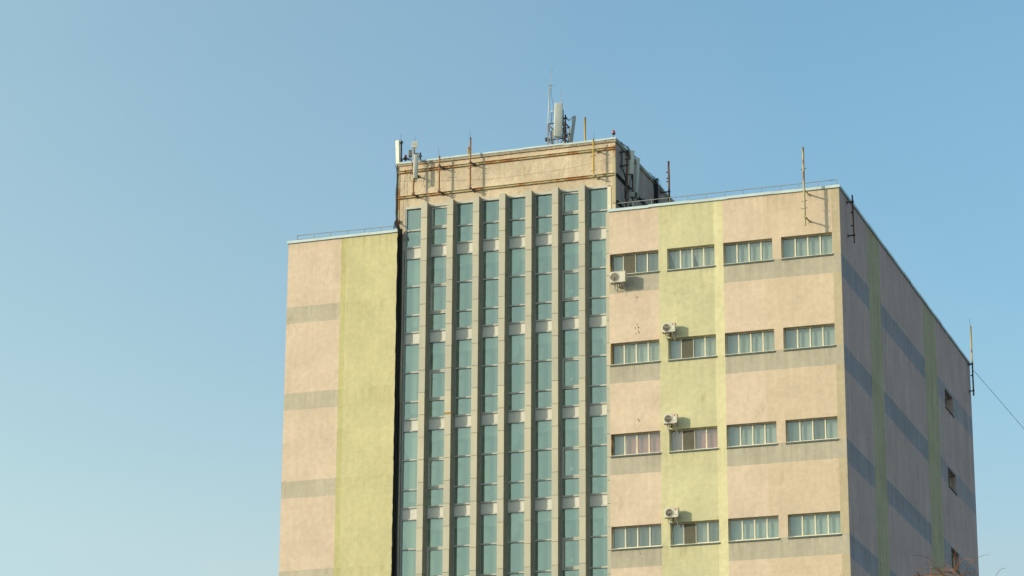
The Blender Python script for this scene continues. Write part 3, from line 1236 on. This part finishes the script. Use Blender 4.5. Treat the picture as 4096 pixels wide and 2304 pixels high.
cables('black cable looping under the narrow box antenna back to its mast', [
    [A(c8, 478, 942), A(c8, 476, 985), A(c8, 455, 1010), A(c8, 420, 1000), A(c8, 388, 930), A(c8, 390, 830), A(c8, 420, 740), A(c8, 430, 640), A(c8, 405, 560)],
    [A(c8, 500, 942), A(c8, 498, 980), A(c8, 478, 1000), A(c8, 462, 985)],
    [A(c8, 520, 942), A(c8, 516, 985), A(c8, 490, 1003), A(c8, 462, 1000)],
    [A(c8, 400, 545), A(c8, 425, 620), A(c8, 436, 700), A(c8, 428, 780), A(c8, 400, 830), A(c8, 415, 860), A(c8, 445, 835)],
    [A(c8, 385, 545), A(c8, 400, 590), A(c8, 440, 640), A(c8, 448, 720)],
    [A(c8, 415, 545), A(c8, 445, 560), A(c8, 462, 520)]], .012)

# left corner antenna, its pipe, beacon and stub pipe
pa = panel_antenna('long cream antenna panel standing on the left corner of the tower roof', A(c8, 158, 700, .75), A(c8, 147, 205, .75), .27, .13, R(-18), 'radomeb', sockets=False)


def roof_pipe(label, top, zbase, rad, mat, whip=None, clamp=None, cat='pipe', group='pipes standing on the tower roof'):
    top = Vector(top)
    t_ = thing('roof_pipe', label, cat, (top.x, top.y, zbase), group)
    bm = B()
    bm.tube([(top.x, top.y, zbase), ((top.x + top.x) / 2, top.y, (zbase + top.z) / 2), top], rad, mat, 10)
    bm.build('pole', t_)
    bm = B()
    bm.box(top.x - rad * 2.4, top.x + rad * 2.4, top.y - rad * 2.4, top.y + rad * 2.4, zbase, zbase + .02, 'greysteel')
    bm.build('base_plate', t_)
    if whip:
        bm = B()
        bm.tube(whip, .010, 'darksteel', 5, .006)
        bm.build('lightning_rod', t_)
    if clamp:
        bm = B()
        z = clamp
        bm.box(top.x - .11, top.x + .11, top.y - .05, top.y + .05, z - .03, z + .03, 'darksteel')
        bm.box(top.x - .16, top.x - .06, top.y - .02, top.y + .02, z - .07, z - .03, 'darksteel')
        bm.build('mounting_clamp', t_)
    return t_


roof_pipe('brown pipe behind the cream antenna panel at the left roof corner', A(c8, 222, 205, 1.0), 60.16, .05, 'brownpole', (A(c8, 214, 240, .95), A(c8, 208, 70, .95)), zz(c8, 222, 245, 1.0))
roof_pipe('short dark pipe on the roof just right of the plate antenna mast', A(c8, 586, 440, 1.0), 60.16, .05, 'darksteel', None, zz(c8, 586, 505, 1.0))
roof_pipe('short mustard pipe stub behind the tallest rusty mast', A(c5, 1206, 447, 1.3), 60.16, .055, 'yellowpipe')
c7 = lambda a, b_: (2150 + a / 4.26, 260 + b_ / 4.26)
roof_pipe('tall mustard pipe alone on the roof right of the lattice frame', A(c7, 809, 893, 2.0), 60.16, .058, 'yellowpipe')


def beacon(label, p):
    """p = centre of the lens bottom"""
    t_ = thing('warning_light', label, 'warning light', tuple(p), 'red aircraft warning lights on the tower roof')
    pr = [(.082, 0), (.084, .06), (.080, .12), (.066, .165), (.040, .19), (.002, .198)]
    bm = B()
    n = len(bm.v)
    seg = 16
    for r_, z in pr:
        for q in range(seg):
            a = 2 * math.pi * q / seg
            bm.v.append((p.x + r_ * math.cos(a), p.y + r_ * math.sin(a), p.z + z))
    k = bm.mi('beacon')
    for L in range(len(pr) - 1):
        for q in range(seg):
            w = (q + 1) % seg
            bm.f.append((L * seg + q, L * seg + w, (L + 1) * seg + w, (L + 1) * seg + q))
            bm.k.append(k)
            bm.sm.append(True)
    bm.build('lens', t_)
    bm = B()
    bm.tube([p + Vector((0, 0, -.05)), p + Vector((0, 0, -.001))], .105, 'darksteel', 14, .115)
    bm.tube([p + Vector((0, 0, -.1)), p + Vector((0, 0, -.05))], .05, 'darksteel', 12, .09)
    bm.build('lamp_base', t_)
    bm = B()
    bm.tube([(p.x, p.y, 60.15), p + Vector((0, 0, -.09))], .025, 'greysteel', 8)
    bm.build('stem', t_)
    return t_


b1 = beacon('red warning lamp on a stem at the right front corner of the tower roof', A(c2, 977, 684, TY + .15))
pb = A(c8, 303, 540, 1.05)
b2 = copy_tree(b1, pb, 'red warning lamp low behind the coping near the left corner of the tower roof')
cables('tangle of black cable heaped behind the coping around the left red lamp', [
    [A(c8, 225, 590, .95), A(c8, 240, 555, .95), A(c8, 270, 548, .9), A(c8, 290, 575, .95), A(c8, 330, 550, .95), A(c8, 365, 560, .9), A(c8, 400, 580, .9)],
    [A(c8, 235, 600, 1), A(c8, 262, 562, .95), A(c8, 300, 590, .95), A(c8, 345, 568, .95), A(c8, 380, 590, 1)],
    [A(c8, 240, 585, .9), A(c8, 280, 560, .9), A(c8, 320, 580, .95), A(c8, 350, 545, .9), A(c8, 372, 575, .9)]], .022)

# ------------------------------------------------------------------ lattice frame with antennas on the roof
LY = 2.6


def L7(a, b_, Y=LY):
    return atY(*c7(a, b_), Y)


lt = thing('lattice_frame', 'grey steel lattice frame on the tower roof below the tall whip antenna', 'steel frame', (L7(280, 1340).x, LY + .5, 60.16))
xl, xr, xm = L7(178, 1200).x, L7(455, 1200).x, L7(240, 1200).x
zt_, zm_ = zz(c7, 180, 1005, LY), zz(c7, 180, 1280, LY)
yb_ = LY + 1.0
for (x_, y_) in ((xl, LY), (xr, LY), (xl, yb_), (xr, yb_)):
    bm = B()
    bm.beam((x_, y_, 60.16), (x_, y_, zt_), .075, .075, 'greysteel')
    bm.build('leg', lt)
for z_ in (zt_, zm_):
    for p0, p1 in (((xl, LY), (xr, LY)), ((xl, yb_), (xr, yb_)), ((xl, LY), (xl, yb_)), ((xr, LY), (xr, yb_))):
        bm = B()
        bm.beam((p0[0], p0[1], z_), (p1[0], p1[1], z_), .06, .06, 'darksteel')
        bm.build('crossbar', lt)
for p0, p1 in (((xl, LY, zt_), (xr, LY, zm_)), ((xl, LY, zm_), (xr, LY, zt_)), ((xr, LY, zt_), (xr, yb_, zm_)), ((xl, yb_, zm_), (xl, LY, zt_)), ((xl, LY, 60.2), (xr, LY, zm_)), ((xl, LY, zm_), (xr, LY, 60.2)), ((xl, yb_, zt_), (xr, yb_, zm_))):
    bm = B()
    bm.beam(p0, p1, .045, .045, 'greysteel')
    bm.build('brace', lt)
bm = B()
bm.box(xl - .16, xl - .06, LY - .08, LY + .1, zm_ - .05, zm_ + .16, 'darksteel')
bm.build('junction_box', lt)

panel_antenna('largest flat antenna panel, in front of the lattice frame', L7(345, 1225, LY - .35), L7(363, 652, LY - .35), .50, .17, R(22), 'radome', sockets=False)
# pipe under it
roof_pipe('pale pipe carrying the largest flat antenna panel', L7(340, 1000, LY - .2), 60.16, .035, 'palepole', None, None)
panel_antenna('grey leaning antenna panel right of the lattice frame', L7(560, 1400, LY + .3), L7(632, 868, LY + .3), .20, .12, R(50), 'equip', sockets=False)
t_ = roof_pipe('brown pipe between the lattice frame and the leaning antenna', L7(475, 850, LY), 60.16, .045, 'brownpole', None, zz(c7, 475, 905, LY))
bm = B()
bm.beam(L7(490, 898), L7(545, 945), .05, .03, 'darksteel')
bm.beam(L7(545, 945), L7(605, 885, LY + .2), .05, .03, 'darksteel')
bm.beam(L7(490, 915), L7(530, 945), .04, .03, 'darksteel')
bm.build('strut', t_)
bm = B()
bm.tube([L7(492, 1195), L7(505, 1172), L7(535, 1162, LY + .1), L7(575, 1168, LY + .3)], .014, 'darksteel', 6)
bm.tube([L7(490, 1190), L7(530, 1186, LY + .1), L7(568, 1195, LY + .3)], .016, 'darksteel', 6)
bm.build('tie_rod', t_)


def whip_ant(label, segs, radials=None, cable=None):
    t_ = thing('whip_antenna', label, 'antenna', tuple(segs[0][0]), 'thin whip antennas on the lattice frame')
    bm = B()
    bm.tube([segs[0][0], segs[0][1]], segs[0][2], segs[0][3], 8)
    bm.build('support_tube', t_)
    for s_ in segs[1:]:
        bm = B()
        bm.tube([s_[0], s_[1]], s_[2], s_[3], 8, s_[2] * .6)
        bm.build('whip', t_)
    if radials:
        for q in radials:
            bm = B()
            bm.tube(q, .006, 'darksteel', 4)
            bm.build('ground_radial', t_)
    if cable:
        bm = B()
        bm.tube(cable, .010, 'darksteel', 5)
        bm.build('feed_cable', t_)
    return t_


whip_ant('tallest whip antenna, on a grey tube at the left of the lattice frame', [
    (L7(180, 1020), L7(211, 345), .034, 'radome'), (L7(228, 408), L7(230, 340), .03, 'whip'), (L7(230, 350), L7(247, 60), .018, 'whip')],
    [(L7(230, 345), L7(175, 338)), (L7(230, 345), L7(312, 365)), (L7(230, 345), L7(240, 330, LY - .3))],
    [L7(230, 410), L7(238, 470), L7(243, 560), L7(262, 640), L7(275, 700), L7(284, 760)])
whip_ant('short thin whip antenna rising behind the largest flat antenna panel', [
    (L7(428, 1000, LY + .6), L7(415, 650, LY + .6), .026, 'greysteel'), (L7(416, 660, LY + .6), L7(412, 580, LY + .6), .024, 'whip'), (L7(412, 590, LY + .6), L7(402, 420, LY + .6), .017, 'whip')])
whip_ant('dark stubby rod antenna right behind the largest flat antenna panel', [
    (L7(446, 1240, LY + .4), L7(441, 820, LY + .4), .022, 'greysteel'), (L7(441, 1000, LY + .4), L7(439, 760, LY + .4), .034, 'darksteel')])
t_ = thing('cup_antenna', 'small cream cup-shaped antenna on a thin stalk inside the lattice frame', 'antenna', tuple(L7(236, 960)))
bm = B()
bm.tube([L7(253, 812), L7(253, 800), L7(253, 770)], .045, 'radomeb', 10, .035)
bm.build('dome', t_)
bm = B()
bm.tube([L7(233, 1010), L7(234, 820)], .014, 'darksteel', 6)
bm.beam(L7(230, 815), L7(270, 813), .05, .02, 'darksteel')
bm.tube([L7(264, 820), L7(262, 880), L7(240, 940), L7(232, 990)], .010, 'darksteel', 5)
bm.build('stalk', t_)
cables('dark cables and clamps knotted on the right legs of the lattice frame', [
    [L7(425, 1010), L7(445, 1060), L7(432, 1110), L7(460, 1160), L7(500, 1240)],
    [L7(430, 1130), L7(470, 1170), L7(505, 1215)], [L7(428, 1000), L7(465, 1065), L7(440, 1120), L7(430, 1180)],
    [L7(430, 1180), L7(430, 1240), L7(455, 1310)]], .03)
cables('dark cable hanging inside the left part of the lattice frame', [[L7(238, 1120), L7(244, 1200), L7(240, 1310)]], .03)

# ------------------------------------------------------------------ tower right-hand face: pole, antennas, cable runs
c9 = lambda a, b_: (2400 + a / 4.83, 560 + b_ / 4.83)
Q = 1.46


def N9(a, b_, Y=Q):
    return atY(*c9(a, b_), Y)


def side_mast(label, top, bot, arms, bars, rad, mat, wallx, group):
    top, bot = Vector(top), Vector(bot)
    t_ = thing('wall_mast', label, 'mast', tuple(bot), group)
    bm = B()
    n = 7
    bm.tube([bot + (top - bot) * i / n + Vector((random.uniform(-.008, .008), 0, 0)) for i in range(n + 1)], rad, mat, 10)
    bm.build('pole', t_)
    for z in arms:
        bm = B()
        x_ = bot.x + (top.x - bot.x) * (z - bot.z) / (top.z - bot.z)
        bm.beam((wallx, bot.y, z - .02), (x_ + .03, bot.y, z), .06, .07, 'darksteel')
        bm.box(wallx + .001, wallx + .03, bot.y - .06, bot.y + .06, z - .13, z + .10, 'darksteel')
        bm.box(x_ - .07, x_ + .07, bot.y - .07, bot.y + .07, z - .04, z + .04, 'darksteel')
        bm.build('bracket_arm', t_)
    for z in bars:
        bm = B()
        x_ = bot.x + (top.x - bot.x) * (z - bot.z) / (top.z - bot.z)
        bm.box(x_ - .15, x_ - .02, bot.y - .04, bot.y + .04, z - .035, z + .03, 'darksteel')
        bm.build('step_bar', t_)
    return t_


GS = 'masts bracketed to the shaded side walls'
side_mast('dark rusty mast on the shaded side of the tower beside two upright antennas', N9(530, 195), N9(508, 1290), [zz(c9, 520, 222, Q), zz(c9, 520, 487, Q)],
          [zz(c9, 500, 285, Q), zz(c9, 500, 370, Q), zz(c9, 515, 665, Q)], .058, 'brownpole', TX1, GS)
panel_antenna('nearer of the two upright grey antennas on the shaded side of the tower', N9(606, 662, Q + .1), N9(628, 205, Q + .1), .25, .13, R(35), 'radome')
Q2 = 2.9
panel_antenna('farther of the two upright grey antennas on the shaded side of the tower', N9(700, 1015, Q2), N9(738, 348, Q2), .21, .12, R(50), 'radome')
bm = B()
t_ = thing('antenna_pipe', 'dark pipe under the nearer upright antenna on the tower side', 'pipe', tuple(N9(630, 970)))
bm.tube([N9(632, 1240), N9(630, 970), N9(628, 665)], .045, 'darksteel', 8)
bm.build('pole', t_)
bm = B()
bm.beam(N9(515, 665), N9(612, 668), .05, .05, 'darksteel')
bm.build('bracket_arm', t_)
bm = B()
bm.beam(N9(520, 370), N9(600, 365), .05, .05, 'darksteel')
bm.build('bracket_arm', t_)
radio_unit('upper grey equipment box at the foot of the two upright antennas', N9(622, 1060), .30, .2, .30, R(20))
radio_unit('darker lid box on top of the equipment at the foot of the upright antennas', N9(622, 990, Q + .15), .33, .22, .12, R(20), 'greysteel')
radio_unit('small narrow equipment box right of the larger one beside the railing', N9(728, 1085, Q + .6), .14, .14, .32, R(20))
radio_unit('lowest equipment box, half hidden by the wing coping', N9(600, 1225), .26, .2, .26, R(10), 'greysteel')
cables('black cables hanging in curves around the dark mast on the tower side', [
    [N9(420, 175), N9(416, 300), N9(418, 520), N9(440, 600), N9(478, 690), N9(490, 760), N9(482, 900), N9(492, 1080), N9(488, 1260)],
    [N9(430, 175), N9(430, 300), N9(430, 500), N9(455, 590), N9(490, 680), N9(495, 760), N9(478, 1000), N9(500, 1240)],
    [N9(600, 690), N9(600, 740), N9(572, 820), N9(562, 900), N9(552, 980), N9(556, 1100), N9(530, 1200)],
    [N9(615, 690), N9(618, 760), N9(628, 830), N9(624, 920), N9(640, 980)],
    [N9(540, 240), N9(560, 290), N9(582, 330), N9(560, 370), N9(530, 400)],
    [N9(545, 300), N9(575, 345), N9(590, 300), N9(560, 250)],
    [N9(690, 1015), N9(705, 1050), N9(690, 1110), N9(660, 1150), N9(640, 1220)],
    [N9(560, 1110), N9(530, 1160), N9(560, 1200), N9(620, 1180), N9(690, 1200), N9(720, 1150)],
    [N9(470, 950), N9(490, 1010), N9(500, 1060), N9(470, 1090), N9(490, 1130), N9(500, 1240)]], .02)
cables('dark cable running level behind the railing right of the equipment boxes', [[N9(730, 1140, 2.2), N9(800, 1140, 2.2), N9(872, 1138, 2.2)]], .026)
cables('dark cable slanting down to the wing coping right of the equipment boxes', [[N9(760, 1170, 2), N9(800, 1200, 2), N9(850, 1250, 2)]], .022)
# cable trunking farther back and pole with arm
t_ = thing('cable_duct', 'thick dark cable duct climbing the far end of the tower side wall', 'cable duct', tuple(N9(1115, 1180, 8.5)))
YT = 8.6


def wallpt(b_, off=.1):
    return (TX1 + off, YT, zz(c9, 1115, b_, YT))


bm = B()
bm.box(TX1 + .01, TX1 + .26, YT - .14, YT + .14, 55.0, wallpt(870)[2], 'cable')
bm.build('duct', t_)
bm = B()
for k in range(6):
    x_ = TX1 + .02 + k * .045
    z0 = wallpt(900)[2]
    tp = 60.32 + .07 * (k % 3)
    bm.tube([(x_, YT - .1 + .02 * k, z0), (x_ + .04, YT - .1, z0 + .5), (x_ - .02, YT - .25, tp - .25), (x_ - .22, YT - .6 - .1 * k, tp), (x_ - .5, YT - .9 - .15 * k, 60.25)], .02, 'cable', 6)
bm.tube([(TX1 + .28, YT, wallpt(1000)[2]), (TX1 + .42, YT, wallpt(880)[2]), (TX1 + .34, YT - .1, wallpt(790)[2]), (TX1 + .1, YT - .3, 60.45), (TX1 - .4, YT - .9, 60.3)], .012, 'cable', 6)
bm.build('cable', t_)
cables('single dark cable hanging left of the thick cable duct', [[N9(1005, 800, 7.2), N9(1030, 850, 7.2), N9(1042, 950, 7.2), N9(1052, 1080, 7.2), N9(1066, 1200, 7.2)]], .025)
cables('loose black cables snaking along the coping at the front of the tower side', [
    [(TX1 + .05, TY + .3 + .45 * i, 60.28 + .06 * ((i * 7) % 3)) for i in range(11)],
    [(TX1 + .12, TY + .8 + .5 * i, 60.26 + .07 * ((i * 5) % 4)) for i in range(8)],
    [(TX1 - .02, TY + 1.6, 60.3), (TX1 + .02, TY + 1.9, 60.5), (TX1 + .1, TY + 2.2, 60.42), (TX1 + .12, TY + 2.5, 60.2)],
    [(TX1 - .02, TY + 2.0, 60.3), (TX1 + .05, TY + 2.4, 60.55), (TX1 + .12, TY + 2.8, 60.3), (TX1 + .1, TY + 2.9, 60.0)]], .02)
side_mast('rusty mast standing clear of the far end of the tower side, right above the railing', N9(1322, 412, 9.93), N9(1342, 1190, 9.93), [zz(c9, 1340, 995, 9.93)],
          [zz(c9, 1315, 622, 9.93), zz(c9, 1315, 740, 9.93), zz(c9, 1315, 800, 9.93)], .062, 'brownpole', TX1, GS)

# ------------------------------------------------------------------ masts on the wing
mast('tall pale pipe mast in front of the right wing, casting a long shadow on it', (-1.835, -.84, 57.88), (-1.837, -.84, 53.16), 'palepole',
     [56.55, 54.62, 54.18], None, wall=-.002, arms=[55.27, 53.66], rad=.062, group=None, arm_mat='palepole')
side_mast('dark rusty mast on the shaded side wall near the front corner of the building', (0.335, 1.93, 55.66), (0.372, 1.93, 52.74), [55.25, 53.22], [54.6, 53.8], .045, 'brownpole', 0.0, GS)
t_ = side_mast('mast with a sunlit-coloured top at the far back corner of the shaded side wall', (0.30, 38.9, 55.5), (0.30, 38.9, 53.15), [55.42, 53.5], [54.6], .055, 'brownpole', 0.0, GS)
bm = B()
bm.tube([(0.30, 38.9, 55.5), (0.30, 38.9, 56.9), (0.30, 38.9, 58.15)], .052, 'yellowpipe', 10)  # yellow puts the sunlight above the roof into the pole's colour
bm.build('upper_pole', t_, 'upper half of the mast in a painted-in sunlit yellow')
bm = B()
bm.tube([(0.28, 38.88, 58.1), (0.26, 38.88, 58.75)], .010, 'darksteel', 5)
bm.build('lightning_rod', t_)
# wire leaving towards the right
w0 = Vector((0.30, 38.9, 55.05))
w1 = atY(4200, 1832, 30.0)
bm = B()
N = 24
dirw = w1 - w0
end = w0 + dirw * 6
pts = []
for i in range(N + 1):
    f_ = i / N
    p = w0 + (end - w0) * f_
    p.z -= 1.2 * math.sin(math.pi * f_) * f_
    pts.append(p)
pts[-1].z = max(pts[-1].z, .2)
bm.tube(pts, .026, 'wirepale', 6)
tag(bm.build('overhead_wire'), 'pale thick cable running down to the right from the far corner mast', 'cable')

# ------------------------------------------------------------------ cables down the joint between left wing and tower
runs = []
for k, (dx, dy) in enumerate(((.03, .10), (.07, .22), (.045, .34), (.12, .30), (.10, .40), (.06, .46))):
    pts = []
    z = 56.0 - (k % 2) * .1
    ph = random.uniform(0, 6)
    while z > 16:
        pts.append((LWR + .02 + dx + .02 * math.sin(z * .7 + ph), dy + .02 * math.sin(z * .5 + ph * 2), z))
        z -= 1.3
    runs.append(pts)
cables('thick bundle of black cables running down the gap between the left wing and the tower', runs, .035)
c5b = lambda a, b_: (1560 + a / 4.83, 640 + b_ / 4.83)
G = lambda a, b_, Y=.48: atY(*c5b(a, b_), Y)
cables('black cables running down the left corner of the tower head and over the wing coping', [
    [G(150, 60), G(125, 75), G(112, 120), G(128, 180), G(135, 300), G(132, 500), G(128, 700), G(125, 900), G(124, 1050), G(118, 1160)],
    [G(160, 62), G(140, 90), G(138, 200), G(140, 400), G(138, 600), G(134, 800), G(132, 1000), G(130, 1150)],
    [G(140, 100), G(146, 250), G(128, 480), G(115, 640), G(118, 860), G(112, 1020), G(120, 1150)],
    [G(130, 1150), G(150, 1190), G(165, 1240, .2), G(172, 1330, .0), G(178, 1400, -.12), G(184, 1470, .1)],
    [G(115, 1160), G(140, 1200), G(152, 1260, .1), G(158, 1340, -.1), G(166, 1400, -.14), G(172, 1480, .1)],
    [G(105, 1170), G(130, 1190), G(145, 1250, .1), G(145, 1330, -.1), G(155, 1410, -.14), G(166, 1500, .1)],
    [G(120, 1155), G(95, 1190), G(80, 1250), G(70, 1330, .3)], [G(118, 1160), G(100, 1210), G(95, 1270), G(88, 1320, .3)],
    [G(125, 1160), G(110, 1230), G(105, 1300, .3)], [G(135, 1170), G(125, 1240), G(118, 1310, .3)],
    [G(160, 1300, .0), G(190, 1380, -.05), G(205, 1420, .3), G(196, 1480, .4)]], .021)
cables('thin wire hanging straight down the plaster of the tower head, left of the other', [[G(300, 50, .53), G(296, 200, .42), G(285, 350, .53), G(270, 560, .53), G(262, 700, .42), G(258, 850, .53), G(250, 1050, .53), G(240, 1300, .53), G(236, 1440, .53)]], .0045, name='thin_wire')
cables('thin wire hanging straight down the plaster of the tower head, right of the other', [[G(352, 90, .53), G(345, 250, .42), G(335, 420, .53), G(332, 600, .53), G(338, 800, .53), G(350, 920, .53)]], .004, name='thin_wire')
cables('thin slack wire stretched across the plaster of the tower head', [[atY(1588, 725, .53), atY(1760, 723, .53), atY(1950, 716, .53), atY(2120, 696, .53), atY(2300, 668, .53), atY(2456, 628, .53)]], .003, name='thin_wire')
bm = B()
p = G(165, 1185, .45)
bm.obox(p, .16, .10, .14, rotz(.3), 'foam')
tag(bm.build('pipe_clamp'), 'rusty clamp block at the bottom of the corner angle above the left wing', 'clamp')

# ------------------------------------------------------------------ air conditioners


def air_conditioner(loc, w, h, front, emblem, label, group='air conditioners hung on the right wing'):
    """loc = front bottom left corner on y=0 plane (x, 0, z); box from y=-front to y=-front+d"""
    t_ = thing('air_conditioner', label, 'air conditioner', loc, group)
    x0, _, z0 = loc
    d = .30 if w < .85 else .36
    y0 = -front
    y1 = y0 + d
    bm = B()
    bm.box(x0, x0 + w, y0, y1, z0 + .03, z0 + h - .012, 'acwhite')
    bm.box(x0 - .01, x0 + w + .01, y0 - .012, y1 + .005, z0 + h - .012, z0 + h + .01, 'acwhite')
    bm.box(x0 + .01, x0 + w - .01, y0 + .01, y1 - .01, z0 + .0, z0 + .03, 'greysteel')
    bm.build('casing', t_)
    bm = B()
    cx = x0 + (w * .36 if emblem else w * .31)
    rad = h * .40
    cz = z0 + h * .51
    gx0, gx1 = (x0 + .02, x0 + w * .66) if emblem else (x0 + .09 * w, x0 + w * .57)
    if not emblem:
        bm.box(gx0, gx1, y0 - .008, y0 - .001, z0 + .06, z0 + h - .05, 'radome')
    seg = 28
    ring = [(cx + rad * math.cos(2 * math.pi * i / seg), cz + rad * math.sin(2 * math.pi * i / seg)) for i in range(seg)]
    bm.face([(x, y0 - .010, z) for x, z in ring], 'acdark' if emblem else 'acgrille')
    for k in range(4):
        rr_ = rad * (1 - k * .24)
        pts = [(cx + rr_ * math.cos(2 * math.pi * i / seg), y0 - .016, cz + rr_ * math.sin(2 * math.pi * i / seg)) for i in range(seg + 1)]
        bm.tube(pts, .008 if k else .014, 'acgrille' if k else 'acwhite', 5)
    n = 9
    for k in range(n):
        xx = -rad + 2 * rad * (k + .5) / n
        hh = math.sqrt(max(rad * rad - xx * xx, 0)) * .98
        bm.box(cx + xx - .006, cx + xx + .006, y0 - .020, y0 - .012, cz - hh, cz + hh, 'acgrille')
    for k in range(3):
        a = k * 2.09 + .4
        bm.beam((cx, y0 - .0115, cz), (cx + rad * .85 * math.cos(a), y0 - .0115, cz + rad * .85 * math.sin(a)), .003, .08, 'greysteel', (0, 0, 1))
    bm.build('fan_grille', t_)
    if emblem:
        bm = B()
        sx = x0 + w * .70
        bm.box(sx, sx + .006, y0 - .006, y0 - .001, z0 + .04, z0 + h - .02, 'txt')
        bm.build('panel_seam', t_)
        bm = B()
        ex, ez = x0 + w * .84, z0 + h * .83
        for k in range(6):
            a = k * math.pi / 3 + .5
            px, pz = ex + .036 * math.cos(a), ez + .036 * math.sin(a)
            pts = [(px + .024 * math.cos(2 * math.pi * i / 8), y0 - .006, pz + .021 * math.sin(2 * math.pi * i / 8)) for i in range(8)]
            bm.face(pts, 'red')
            bm.face([(q[0], y0 - .004, q[2]) for q in pts[::-1]], 'red')
        bm.build('emblem', t_)
        bm = B()
        for k in range(7):
            bm.box(x0 + w * .76 + k * .019, x0 + w * .76 + k * .019 + .012, y0 - .006, y0 - .002, z0 + h * .27, z0 + h * .27 + (.018 if k % 2 else .024), 'txt')
        bm.build('lettering', t_)
    bm = B()
    vx = x0 + w
    bm.tube([(vx, y1 - .08, z0 + .15), (vx + .05, y1 - .08, z0 + .15), (vx + .065, y1 - .08, z0 + .22), (vx + .05, y1 - .08, z0 + .3), (vx, y1 - .08, z0 + .3)], .015, 'acwhite', 6)
    bm.box(vx + .0, vx + .035, y1 - .14, y1 - .03, z0 + .08, z0 + .16, 'greysteel')
    bm.build('valve_cover', t_)
    for bx in (x0 + w * .22, x0 + w * .78):
        bm = B()
        bm.beam((bx, y0 + .02, z0 - .02), (bx, -.002, z0 - .02), .035, .035, 'acwhite')
        bm.beam((bx, y0 + .06, z0 - .03), (bx, -.012, z0 - .30), .03, .03, 'acwhite')
        bm.box(bx - .02, bx + .02, -.022, -.002, z0 - .36, z0 + .04, 'acwhite')
        bm.build('wall_bracket', t_)
    bm = B()
    bm.tube([(x0 + w * .55, y1 - .05, z0), (x0 + w * .53, y1 - .02, z0 - .1), (x0 + w * .46, -.06, z0 - .15), (x0 + w * .42, -.03, z0 - .12)], .028, 'cable', 7)
    bm.tube([(x0 + w * .42, y1 - .05, z0), (x0 + w * .40, y1 - .03, z0 - .16), (x0 + w * .32, y1 - .05, z0 - .30), (x0 + w * .28, y1 - .05, z0 - .45)], .011, 'hose', 6)
    bm.build('hose', t_)
    return t_


air_conditioner((-13.49, 0, 50.92), .915, .66, .71, False, 'large white air conditioner hung at the topmost left window beside the glass tower')
ac = air_conditioner((-10.465, 0, 47.70), .785, .55, .52, True, 'highest of the three small air conditioners with a red emblem on the green strip')
copy_tree(ac, (-10.425, 0, 42.31), 'middle one of the three small air conditioners with a red emblem on the green strip')
copy_tree(ac, (-10.42, 0, 36.87), 'lowest of the three small air conditioners with a red emblem on the green strip')

# ------------------------------------------------------------------ trees in front of the building


def tree(label, base, height, lean, seed, twig_mat, limb_mat, spread, group='bare trees below the building', droop=0.6, depth=4, trunk_r=.14, tips=None):
    rnd = random.Random(seed)
    t_ = thing('birch_tree' if droop > .3 else 'bare_tree', label, 'tree', base, group)
    tr = B()
    lb = B()
    tw = B()
    base = Vector(base)

    def twig(p, d, L, r):
        pts = [p]
        q = p.copy()
        n = 7
        for i in range(n):
            d = (d + Vector((rnd.uniform(-.10, .10), rnd.uniform(-.10, .10), -droop * .34))).normalized()
            q = q + d * (L / n)
            pts.append(q.copy())
        tw.tube(pts, r, twig_mat, 4, r * .45)

    def branch(p, d, L, r, lev):
        pts = [p]
        q = p.copy()
        n = 7
        for i in range(n):
            d = (d + Vector((rnd.uniform(-.16, .16), rnd.uniform(-.16, .16), rnd.uniform(-.02, .12) - (.22 * droop * i / n if lev > 0 else 0)))).normalized()
            q = q + d * (L / n)
            pts.append(q.copy())
            if lev < 2 and i >= 2:
                a = rnd.uniform(0, 6.28)
                side = Vector((math.cos(a), math.sin(a), .35)).normalized()
                nd = (d * .75 + side * spread).normalized()
                branch(q.copy(), nd, L * rnd.uniform(.42, .62), r * .5, lev + 1)
            elif lev == 2 and i >= 1:
                for _ in range(3):
                    a = rnd.uniform(0, 6.28)
                    twig(q.copy(), (d * .5 + Vector((math.cos(a), math.sin(a), .1)) * .8).normalized(), rnd.uniform(.5, 1.3), .010)
        lb.tube(pts, r, limb_mat, 6, r * .35)
        if lev == 2:
            for _ in range(4):
                twig(q.copy(), (d + Vector((rnd.uniform(-.3, .3), rnd.uniform(-.3, .3), 0))).normalized(), rnd.uniform(.7, 1.4), .010)

    n = 12
    pts = [base + Vector((lean[0] * (i / n) ** 1.5 + rnd.uniform(-.05, .05), lean[1] * (i / n) ** 1.5, height * i / n)) for i in range(n + 1)]
    tr.tube(pts, trunk_r, 'bark' if droop > .3 else limb_mat, 10, trunk_r * .22)
    for i in range(5, n + 1):
        for _ in range(2 if i > 6 else 1):
            a = rnd.uniform(0, 6.28)
            k = 1 - (i - 5) / (n - 3)
            branch(pts[i].copy(), Vector((math.cos(a) * .6, math.sin(a) * .6, .9)).normalized(), (1.0 + 2.4 * k), .05 * (k + .3), 1)
    tr.build('trunk', t_)
    lb.build('branches', t_)
    tw.build('twigs', t_)
    return t_


def tree_at(label, u, v, dist, seed, drop=2.6, **kw):
    d = ray(u, v)
    d = d / math.hypot(d.x, d.y)
    p = CP + d * dist
    return tree(label, (p.x, p.y, 0), p.z - drop, (0.1, 0), seed, **kw)


tree_at('bare reddish birch with drooping twigs in front of the shaded side wall', 3885, 2245, 78, 3, twig_mat='twig', limb_mat='limb', spread=.7)
tree_at('bare reddish birch with a thin top, left of the other birch', 3785, 2232, 84, 8, twig_mat='twig', limb_mat='limb', spread=.6)
tree_at('thin bare grey-brown tree whose top twigs show in front of the right wing corner', 3325, 2240, 92, 21, drop=3.35, twig_mat='greytwig', limb_mat='greytwig', spread=.5, droop=.05, trunk_r=.10)
